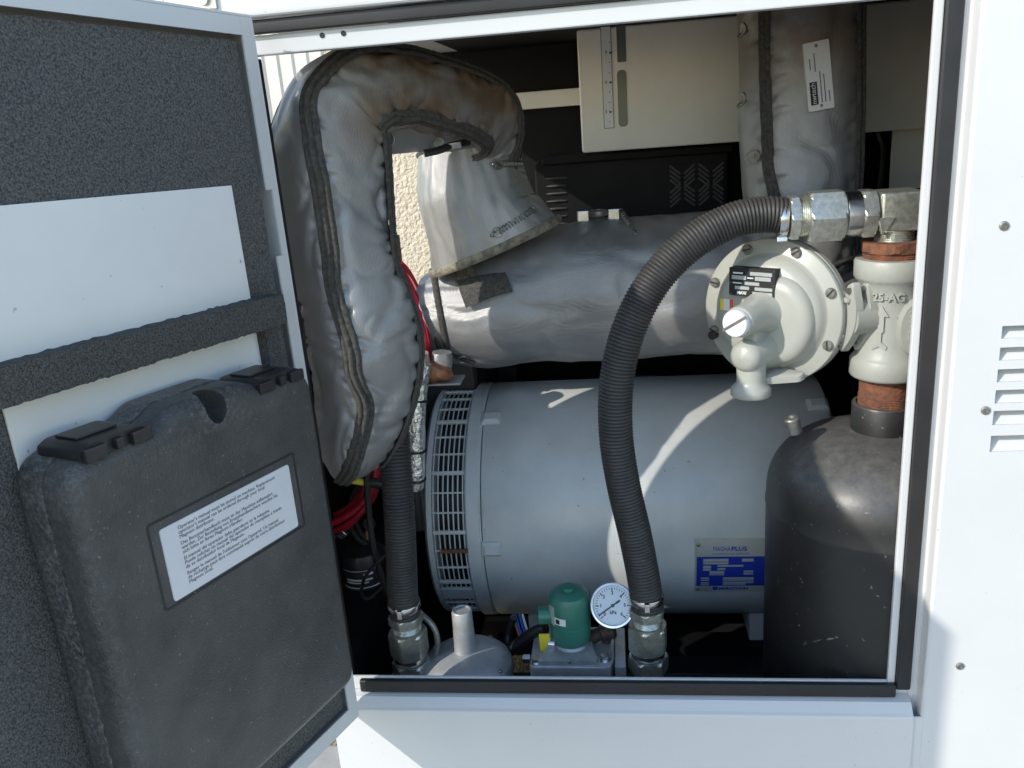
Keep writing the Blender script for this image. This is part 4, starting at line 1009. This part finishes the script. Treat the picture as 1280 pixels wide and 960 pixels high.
part('cap_slot', tf(box(-.024, .024, -.0022, .0022, .1340, .1352), SPM @ Matrix.Rotation(math.radians(33), 4, 'Z')), M_DSTEEL, cp)
VB = RM @ Matrix.Translation((.004, -.056, 0))
part('vent_body', tf(lathe([(.040, .02), (.034, .04), (.029, .06), (.027, .092), (.024, .102), (.016, .109), (0, .112)], 48), VB), M_GREY, rg, smooth=True, angle=60)
part('vent_web', tf(box(-.012, .014, -.004, .058, .04, .088, .006, 3), VB), M_GREY, rg, smooth=True, angle=50)
SPO = VB @ Matrix.Translation((.0, -.004, .076)) @ Matrix.Rotation(PI / 2, 4, 'X')
spt = part('vent_spout', tf(lathe([(.0245, 0), (.0235, .04), (.0245, .046), (.031, .052), (.033, .056), (.033, .066), (.031, .068), (.02, .068), (.018, .05), (0, .05)], 44), SPO), M_GREY, rg, smooth=True, angle=50)
part('spout_bracket', tf(prism(rounded([(-.030, -.010), (.060, .034), (.064, .05), (.02, .05), (-.02, .02)], .006, 3), .0, .012, .002), VB @ Matrix.Translation((.008, -.056, .072)) @ Matrix.Rotation(-PI / 2 + .25, 4, 'X')), M_GREY, rg, smooth=True)
scr = join(lathe([(.0075, -.002), (.0085, .001), (.0085, .004), (.0070, .0058), (0, .0062)], 24))
ms = mesh_of('bonnet_screw', scr, M_DSTEEL, True)
mslot = mesh_of('screw_slot', box(-.0075, .0075, -.0012, .0012, .0054, .0066), M_INKD)
for k in range(8):
    a = math.radians(22 + 45 * k); Mk = RM @ Matrix.Translation((.1125 * math.cos(a), .1125 * math.sin(a), .0085)) @ Matrix.Rotation(a * 2.3 + k, 4, 'Z')
    s_ = link('bonnet_screw', ms, rg, Mk); link('screw_slot', mslot, s_, Mk)
part('sealing_plug', tf(lathe([(.008, 0), (.008, .012), (.006, .014), (0, .014)], 16), RM @ Matrix.Translation((-.104, -.050, .008))), M_CASESM, rg, smooth=True)
npx, npy = .006, .056
rp = part('name_plate', tf(prism(rounded([(-.041, -.0235), (.041, -.0235), (.041, .0235), (-.041, .0235)], .001, 2), .028, .0475), RM @ Matrix.Translation((npx - .02, npy, 0))), M_INKD, rg)
NM_ = RM @ Matrix.Translation((npx - .02, npy, .0476))
cells = [(-.003, .036, .012, .018), (-.036, -.010, .004, .0105), (.006, .034, .004, .0105), (-.012, .014, -.0045, .001), (-.030, -.004, -.0125, -.007), (.006, .037, -.0125, -.007), (.002, .037, -.0205, -.0148)]
part('plate_fields', tf(join(*[box(a, b, c, d, 0, .0004) for a, b, c, d in cells]), NM_), M_PLATE, rp)
part('plate_lettering', tf(join(box(-.034, -.016, .0135, .0160, 0, .0003), box(-.008, .003, .0065, .0085, 0, .0003), box(-.034, -.018, -.0030, -.0010, 0, .0003), tf(text_vf('MAX/', .007, .0001, bold=.0003), Matrix.Translation((-.026, -.0205, .0002)))), NM_), M_LABEL, rp)
for (a, b) in ((-.0385, -.002), (.0385, -.002), (.0385, .0205), (-.0385, -.0215)): part('plate_pin', tf(lathe([(.0016, 0), (.001, .001), (0, .001)], 10), NM_ @ Matrix.Translation((a, b, 0))), M_STEEL, rp)
STM = RM @ Matrix.Translation((-.066, .012, .0))
stk = part('warning_sticker', tf(box(-.0125, .0125, -.010, .010, .012, .0350, .0003, 1), STM), M_LABEL, rg)
part('sticker_yellow', tf(box(-.0125, -.006, -.010, .010, .0350, .0353), STM), M_YEL, stk)
part('sticker_red', tf(box(.0055, .0125, -.010, .010, .0350, .0353), STM), M_REDP, stk)
part('inlet_pipe', tube([RC + RN * -.075, RC + RN * -.10 + V((.03, 0, 0)), V((TX - .075, TY + .02, .558)), V((TX - .070, TY, .558))], .026, 24), M_GREY, rg, smooth=True)

# ================================================================== FUEL TRAIN ON THE SILL
rb = thing('fuel_valve', 'cast aluminium diaphragm valve with plain upright stem beside the left hose', 'valve', (.195, .135, -.115))
sx = at(580, 800, .135).x
RT = Matrix.Translation((sx, .140, 0))
part('diaphragm_housing', tf(lathe([(.070, -.115), (.084, -.112), (.086, -.108), (.086, -.072), (.084, -.069), (.080, -.066), (.070, -.058), (.055, -.050), (.032, -.045), (.022, -.043), (0, -.043)], 80), RT), M_ALU, rb, smooth=True)
part('stem', tf(lathe([(.0235, -.050), (.0215, -.043), (.0195, .010), (.0190, .040), (.0175, .0425), (.0145, .0425), (.0142, .0405), (0, .0405)], 40), RT), M_ALU, rb, smooth=True)
ms = mesh_of('cover_screw', lathe([(.006, 0), (.006, .003), (.0045, .0045), (0, .0045)], 16), M_DSTEEL, True)
for k in range(8):
    a = 2 * PI * k / 8 + .3; link('cover_screw', ms, rb, RT @ Matrix.Translation((.076 * math.cos(a), .076 * math.sin(a), -.0665)))
part('sense_tube', tube(cat([tuple(at(527, 768, .15)), tuple(at(541, 782, .14)), tuple(at(547, 800, .135)), tuple(at(545, 818, .13)), tuple(at(545, 838, .13))], 8), .0055, 10), M_DSTEEL, rb, smooth=True)
t0 = at(545, 830, .13)
part('tube_nut', tf(hexnut(.0105, .014, .001), Matrix.Translation((t0.x, .13, t0.z - .010))), M_ALU, rb)

sv = thing('solenoid_valve', 'green capped solenoid valve bolted on a cast aluminium body', 'valve', (.39, .14, -.115))
vx = at(713, 780, .145).x; VT = Matrix.Translation((vx, .145, 0))
bo = rounded([(-.074, -.062), (.070, -.062), (.078, -.04), (.078, .05), (.06, .062), (-.06, .062), (-.074, .05)], .008, 3)
part('valve_body', tf(prism(bo, -.115, -.040, .003), VT), M_ALU, sv, smooth=True)
part('body_cover', tf(prism(rounded([(-.060, -.058), (.052, -.058), (.040, -.02), (.034, .05), (-.034, .05), (-.046, -.02)], .010, 4), -.0402, -.030, .003), VT), M_ALU, sv, smooth=True)
part('coil_neck', tf(lathe([(.034, -.032), (.030, -.026), (.026, -.020)], 40), VT), M_ALU, sv, smooth=True)
cl = part('coil_can', tf(lathe([(.026, -.024), (.034, -.022), (.037, -.014), (.037, .0115), (.0378, .012), (.0378, .016), (.0372, .0165), (.0375, .066), (.034, .075), (.026, .080), (.013, .0812), (0, .0812)], 64), VT), M_GREEN, sv, smooth=True)
part('top_nut', tf(hexnut(.0135, .007, .002), VT @ Matrix.Translation((0, 0, .0805))), M_GREEN, cl)
part('conduit_hub', tf(lathe([(.0155, .02), (.0165, .050), (.0165, .058), (.013, .059), (.011, .055), (0, .055)], 32), frame((vx, .145, .030), (-1, -.12, .02))), M_GREEN, cl, smooth=True)
def curved(a0, a1, z0, z1, r):
    n = 8; vs = [VT @ V((rr * math.sin(a0 + (a1 - a0) * i / n), -rr * math.cos(a0 + (a1 - a0) * i / n), z)) for rr in (r, r + .0006) for z in (z0, z1) for i in range(n + 1)]
    k = n + 1; fs = [(i, i + 1, k + i + 1, k + i) for i in range(n)] + [(2 * k + i, 3 * k + i, 3 * k + i + 1, 2 * k + i + 1) for i in range(n)]
    return vs, fs
part('coil_label', curved(-.75, -.15, .027, .041, .0374), M_LABEL, cl)
part('label_print', curved(-.66, -.46, .0295, .0385, .0381), M_INKD, cl)
part('paint_patch', curved(-1.3, -.75, .022, .060, .0372), M_PLATE, cl)
yq = at(681, 803, .13)
part('tag', tf(box(-.010, .010, -.002, .002, -.018, .018, .001), Matrix.Translation((yq.x, .13, yq.z)) @ Matrix.Rotation(.05, 4, 'Z')), M_YEL, sv)
part('tag_clip', tf(lathe([(.010, 0), (.010, .012), (.008, .013), (0, .013)], 20), frame((yq.x + .008, .133, yq.z - .004), (1, -.2, 0))), M_STEEL, sv, smooth=True)
ms = mesh_of('cover_bolt', join(hexnut(.0085, .008, .0012), tf(lathe([(.011, -.0015), (.011, 0)], 20), Matrix())), M_STEEL)
for (a, b) in ((-.062, -.048), (.062, -.040), (-.058, .046), (.058, .050)):
    link('cover_bolt', ms, sv, VT @ Matrix.Translation((a, b, -.0385)))
for a in (-1, 1): part('side_plug', tf(hexnut(.009, .014, .001), frame((vx + a * .078, .135, -.060), (a, 0, 0))), M_STEEL, sv)
part('outlet_flange', box(vx + .0795, vx + .0990, .085, .205, -.1145, -.040, .002), M_ALU, sv)

gp_ = at(766, 757, .125)
gn = (CAM_LOC - gp_).normalized() + V((-.10, 0, -.02)); GM = frame(gp_, gn, V((0, 0, 1)).cross(gn)) @ Matrix.Rotation(math.radians(4), 4, 'Z')
ga = thing('pressure_gauge', 'round steel rimmed pressure gauge with pale blue dial', 'gauge', (gp_.x, gp_.y + .02, -.03))
part('case', tf(lathe([(.012, -.026), (.034, -.024), (.0385, -.018), (.0405, -.004), (.0405, .003), (.039, .006), (.0355, .0065), (.0345, .0035), (.0345, -.002)], 64, cap=False), GM), M_STEEL, ga, smooth=True, angle=40)
di = part('dial', tf(lathe([(.0347, -.001), (.0347, .001), (0, .001)], 56), GM), M_DIAL, ga)
tk_ = []
for k in range(31):
    a = math.radians(225 - 9 * k); L_ = .0065 if k % 5 == 0 else .0035; c_, s_ = math.cos(a), math.sin(a)
    tk_.append(tf(box(.0315 - L_, .0315, -.0005 if k % 5 else -.0010, .0005 if k % 5 else .0010, .0011, .0014), Matrix.Rotation(a, 4, 'Z')))
for k in range(7):
    a = math.radians(225 - 45 * k); tk_.append(tf(text_vf(str(k), .0085, .0001, 'CENTER', bold=.0003), Matrix.Translation((.0215 * math.cos(a), .0215 * math.sin(a) - .0022, .0012))))
tk_.append(tf(text_vf('kPa', .0085, .0001, 'CENTER', bold=.0003), Matrix.Translation((0, -.0145, .0012))))
part('dial_print', tf(join(*tk_), GM), M_INKD, di)
part('needle', tf(join(tf(box(-.012, .031, -.0013, .0013, .0020, .0026), Matrix.Rotation(math.radians(213), 4, 'Z')), lathe([(.003, .001), (.003, .0034), (0, .0036)], 18), tf(box(-.016, -.008, -.0018, .0018, .0020, .0026), Matrix.Rotation(math.radians(213), 4, 'Z'))), GM), M_INKD, di)
part('lens', tf(lathe([(0, .0038), (.0345, .0038), (.0345, .0046), (0, .0052)], 48), GM), M_GLASS, ga, smooth=True)
gb = at(762, 792, .14)
part('stem', tube([gp_ + GM.to_3x3() @ V((0, 0, -.022)), gp_ + V((0, .03, -.03)), gb + V((0, .02, 0)), gb + V((-.008, .02, -.03))], .009, 14), M_BROWN, ga, smooth=True)
part('street_elbow', tf(lathe([(.013, -.012), (.015, -.010), (.015, .012), (.013, .014)], 24), frame(gb + V((-.004, .018, -.008)), (1, 0, .3))), M_BROWN, ga, smooth=True)
part('street_elbow', tube([tuple(gb + V((.004, .018, .008))), tuple(gb + V((-.012, .018, -.010))), tuple(gb + V((-.030, .018, -.018))), (vx + .030, .162, -.032)], .0125, 16), M_BROWN, ga, smooth=True)

# ================================================================== CABLES AND SMALL ENGINE PARTS
def cable(name, label, pts, r, m_, catg='cable', group=None, n=10):
    P = [tuple(at(*p)) if len(p) == 3 and p[0] > 50 else p for p in pts]
    o = part(name, tube(cat(P, 8), r, n), m_, None, smooth=True, loc=P[-1]); tag(o, label, catg, group); return o
for k, (dx, dy, dY) in enumerate(((0, 0, 0), (5, 3, .02), (-5, 4, .03), (9, -2, .05), (-9, 10, .01), (3, 14, .04))):
    cable('battery_cable', 'red battery cable curving down behind the elbow blanket towards muffler', [(486 + dx * .4, 322 + dy, .50 + dY), (500 + dx, 340 + dy, .49 + dY), (516 + dx, 372 + dy, .47 + dY), (526 + dx, 404 + dy, .45 + dY), (533 + dx * .6, 436, .44 + dY), (536 + dx * .4, 470, .50 + dY)], .0062, M_RED, group='red cables above the alternator')
for k, (dx, dy, dY) in enumerate(((0, 0, 0), (-7, -4, .02), (-12, 6, .015), (2, 8, .03), (-5, 14, .01), (4, -6, .05), (-9, 20, .03), (-2, 2, -.02))):
    cable('battery_cable', 'red battery cable looping below the elbow blanket beside the case', [(474 + dx * .3, 545 + dy, .34 + dY), (473 + dx, 575 + dy, .32 + dY), (466 + dx, 610 + dy, .30 + dY), (446 + dx, 636 + dy, .30 + dY), (418 + dx, 652 + dy, .31 + dY), (396, 660 + dy, .33 + dY)], .0065, M_RED, group='red cables behind the case')
cable('black_cable', 'thin black cable hanging beside the red cable loop and straight hose', [(457, 540, .28), (458, 590, .27), (461, 640, .26), (468, 690, .25), (480, 730, .25), (488, 752, .25)], .0065, M_CABLE)
cable('black_cable', 'thin black cable looped in front of the oil filter', [(487, 690, .24), (470, 705, .23), (456, 722, .23), (452, 742, .235), (462, 748, .24), (484, 728, .25)], .0035, M_CABLE)
cable('black_cable', 'slim black cable running behind the regulator to the strainer', [(1028, 352, .40), (1042, 334, .38), (1058, 326, .36), (1078, 322, .34)], .006, M_CABLE)
for k, (dx, dy, dY) in enumerate(((0, 0, 0), (-8, 6, .03), (6, -4, .02), (-14, 10, .05))):
    cable('control_cable', 'dull black control cable tangled below the red cable loop', [(472 + dx * .4, 560 + dy, .40 + dY), (455 + dx, 610 + dy, .38 + dY), (436 + dx, 640 + dy * 2, .36 + dY), (446 + dx, 672 + dy, .37 + dY), (474 + dx, 690 + dy, .40 + dY), (490, 716 + dy, .44 + dY)], .0055, M_HOSE, group='black cables behind the case')
hn = thing('wiring_harness', 'black sleeved wiring harness with loose blue wires beside the solenoid', 'wiring', tuple(at(650, 815, .2)))
part('sleeve', tube(cat([tuple(at(682, 785, .15)), tuple(at(668, 790, .16)), tuple(at(650, 803, .18)), tuple(at(634, 818, .19)), tuple(at(615, 848, .2))], 8), .011, 12), M_CABLE, hn, smooth=True)
part('sleeve', tube(cat([tuple(at(642, 772, .22)), tuple(at(636, 790, .22)), tuple(at(634, 808, .21)), tuple(at(628, 830, .21))], 8), .008, 12), M_CABLE, hn, smooth=True)
for dx, m_ in ((0, M_BLUE), (5, M_BLUE), (-3, M_COPPER), (9, M_LABEL)):
    part('wire', tube(cat([tuple(at(644 + dx, 768, .24)), tuple(at(648 + dx, 782, .215)), tuple(at(652 + dx, 796, .20)), tuple(at(648 + dx * .5, 808, .19))], 6), .0024, 8), m_, hn, smooth=True)
fp = thing('foil_wrapped_pipe', 'crumpled silver foil wrapped pipe strapped with black cable ties', 'pipe', tuple(at(516, 612, .33)))
rows = [(527, 452, .30, 12, .018, 2.1), (521, 480, .29, 14, .020, 2.1), (517, 520, .28, 15, .021, 2.1), (517, 560, .275, 14.5, .0205, 2.1), (518, 590, .27, 13.5, .019, 2.1), (518, 610, .27, 11, .017, 2.1)]
B5 = Blanket(rows, 12, .0022, seed=21.0, fold=60, stretch=2)
part('foil_wrap', B5.shell(40), M_FOIL, fp, smooth=True, angle=40)
for f in (.30, .62, .86):
    part('cable_tie', B5.hem(int(f * B5.N), .0022, .0018, 40), M_CABLE, fp, smooth=True)
pe = B5.P[-1]
part('pipe_end', tube([pe + V((0, 0, .01)), pe - V((0, 0, .03)), pe + V((-.002, .01, -.09))], .015, 14), M_CABLE, fp, smooth=True)
ct = at(548, 470, .42)
cw = thing('copper_bracket', 'copper coloured wrapped bracket at the top of the alternator grille', 'bracket', (ct.x, ct.y, ct.z - .02))
part('plate', box(ct.x - .035, ct.x + .050, ct.y - .03, ct.y + .03, ct.z - .012, ct.z - .008, .001), M_ALU, cw)
rows = [(530, 470, .41, 6, .01, 2), (536, 466, .41, 14, .022, 2), (548, 464, .41, 13, .024, 2), (560, 468, .41, 9, .018, 2), (566, 470, .41, 3, .006, 2)]
part('wrap', Blanket(rows, 8, .004, seed=31, fold=60, flip=-1).shell(32), M_COPPER, cw, smooth=True)
part('loose_cloth', Blanket([(552, 440, .42, 12, .02, 2), (552, 452, .42, 14, .022, 2), (552, 466, .42, 12, .02, 2), (552, 470, .42, 4, .01, 2)], 6, .005, seed=41, fold=50).shell(32), M_BLANK, cw, smooth=True)
part('loose_cloth', Blanket([(528, 440, .40, 8, .014, 2), (526, 452, .40, 12, .018, 2), (524, 466, .39, 11, .016, 2), (523, 472, .39, 4, .01, 2)], 6, .004, seed=51, fold=50).shell(32), M_PINK, cw, smooth=True)
oc = at(452, 722, .34)
of = thing('oil_filter', 'black oil filter canister with white printed bands behind the case', 'filter', (oc.x, .36, oc.z - .06))
OT = Matrix.Translation((oc.x, .36, oc.z))
part('can', tf(lathe([(.03, -.055), (.044, -.05), (.046, -.04), (.046, .05), (.042, .058), (.0, .06)], 56), OT), M_CASESM, of, smooth=True)
def band(z0, z1, a0, a1, r=.0464):
    n = 14; vs = [OT @ V((r * math.sin(a0 + (a1 - a0) * i / n), -r * math.cos(a0 + (a1 - a0) * i / n), z)) for z in (z0, z1) for i in range(n + 1)]
    return vs, [(i, i + 1, n + 2 + i, n + 1 + i) for i in range(n)]
part('printed_band', join(band(.028, .0295, -1.2, 1.2), band(-.012, -.0095, -1.2, 1.2), band(-.030, -.0285, -1.2, 1.2), band(.018, .023, .3, .75), band(.006, .010, -.6, .7), band(.0, .003, -.6, .5)), M_LABEL, of)
part('base', tf(lathe([(.05, -.10), (.055, -.08), (.052, -.058), (.03, -.056)], 40), OT), M_ALU, of, smooth=True)
part('mount_post', box(oc.x - .03, oc.x + .03, .33, .39, -.2845, oc.z - .098, .004), M_DARK, of)
eg = thing('engine_block', 'dark engine block filling the back of the enclosure behind alternator', 'engine', (.0, .9, -.2845))
part('block', box(-.085, .16, .66, 1.04, -.2845, .40, .02, 3), M_DARK, eg, smooth=True)
part('head_cover', box(-.07, .15, .68, 1.02, .4005, .455, .015, 3), M_DARK, eg, smooth=True)
part('manifold', box(.20, 1.05, .93, 1.05, .33, .47, .02, 3), M_DARK, eg, smooth=True)
part('manifold_bracket', box(.161, .22, .93, 1.04, .20, .40, .01), M_DARK, eg)
for (px, py, L_) in ((462, 655, .05), (445, 690, .03), (470, 705, .02)):
    q = at(px, py, .50)
    part('hose_stub', tube([q, q + V((-.03, .03, -.02)), q + V((-.06, .12, -.03))], .016, 14), M_DARK, eg, smooth=True)
q = at(448, 602, .27)
part('yellow_ferrule', tube([q + V((-.014, 0, .002)), q + V((.012, 0, -.002))], .0065, 10), M_YEL, fp) if False else None
for k, (px, py, m_, lab_) in enumerate(((437, 585, M_LABEL, 'white plastic cable connector under the elbow blanket'), (462, 668, M_COPPER, 'orange cable connector beside the straight hose'), (428, 668, M_STEEL, 'small steel clip on the cables beside the case edge'))):
    c_ = at(px, py, .33)
    tag(part('cable_connector', tf(box(-.010, .010, -.006, .006, -.007, .007, .002), Matrix.Translation(c_) @ Matrix.Rotation(.5 + k, 4, 'Y')), m_, None, loc=tuple(c_)), lab_, 'connector')
yc = thing('cable_plug', 'black cable plug with yellow ferrule among the red cables', 'plug', tuple(q))
part('plug', tube([tuple(q + V((.012, 0, -.002))), tuple(q + V((.03, .005, -.006))), tuple(q + V((.055, .02, -.02)))], .010, 12), M_CABLE, yc, smooth=True)
part('ferrule', tube([tuple(q + V((-.016, 0, .003))), tuple(q + V((.0118, 0, -.002)))], .0068, 12), M_YEL, yc, smooth=True)
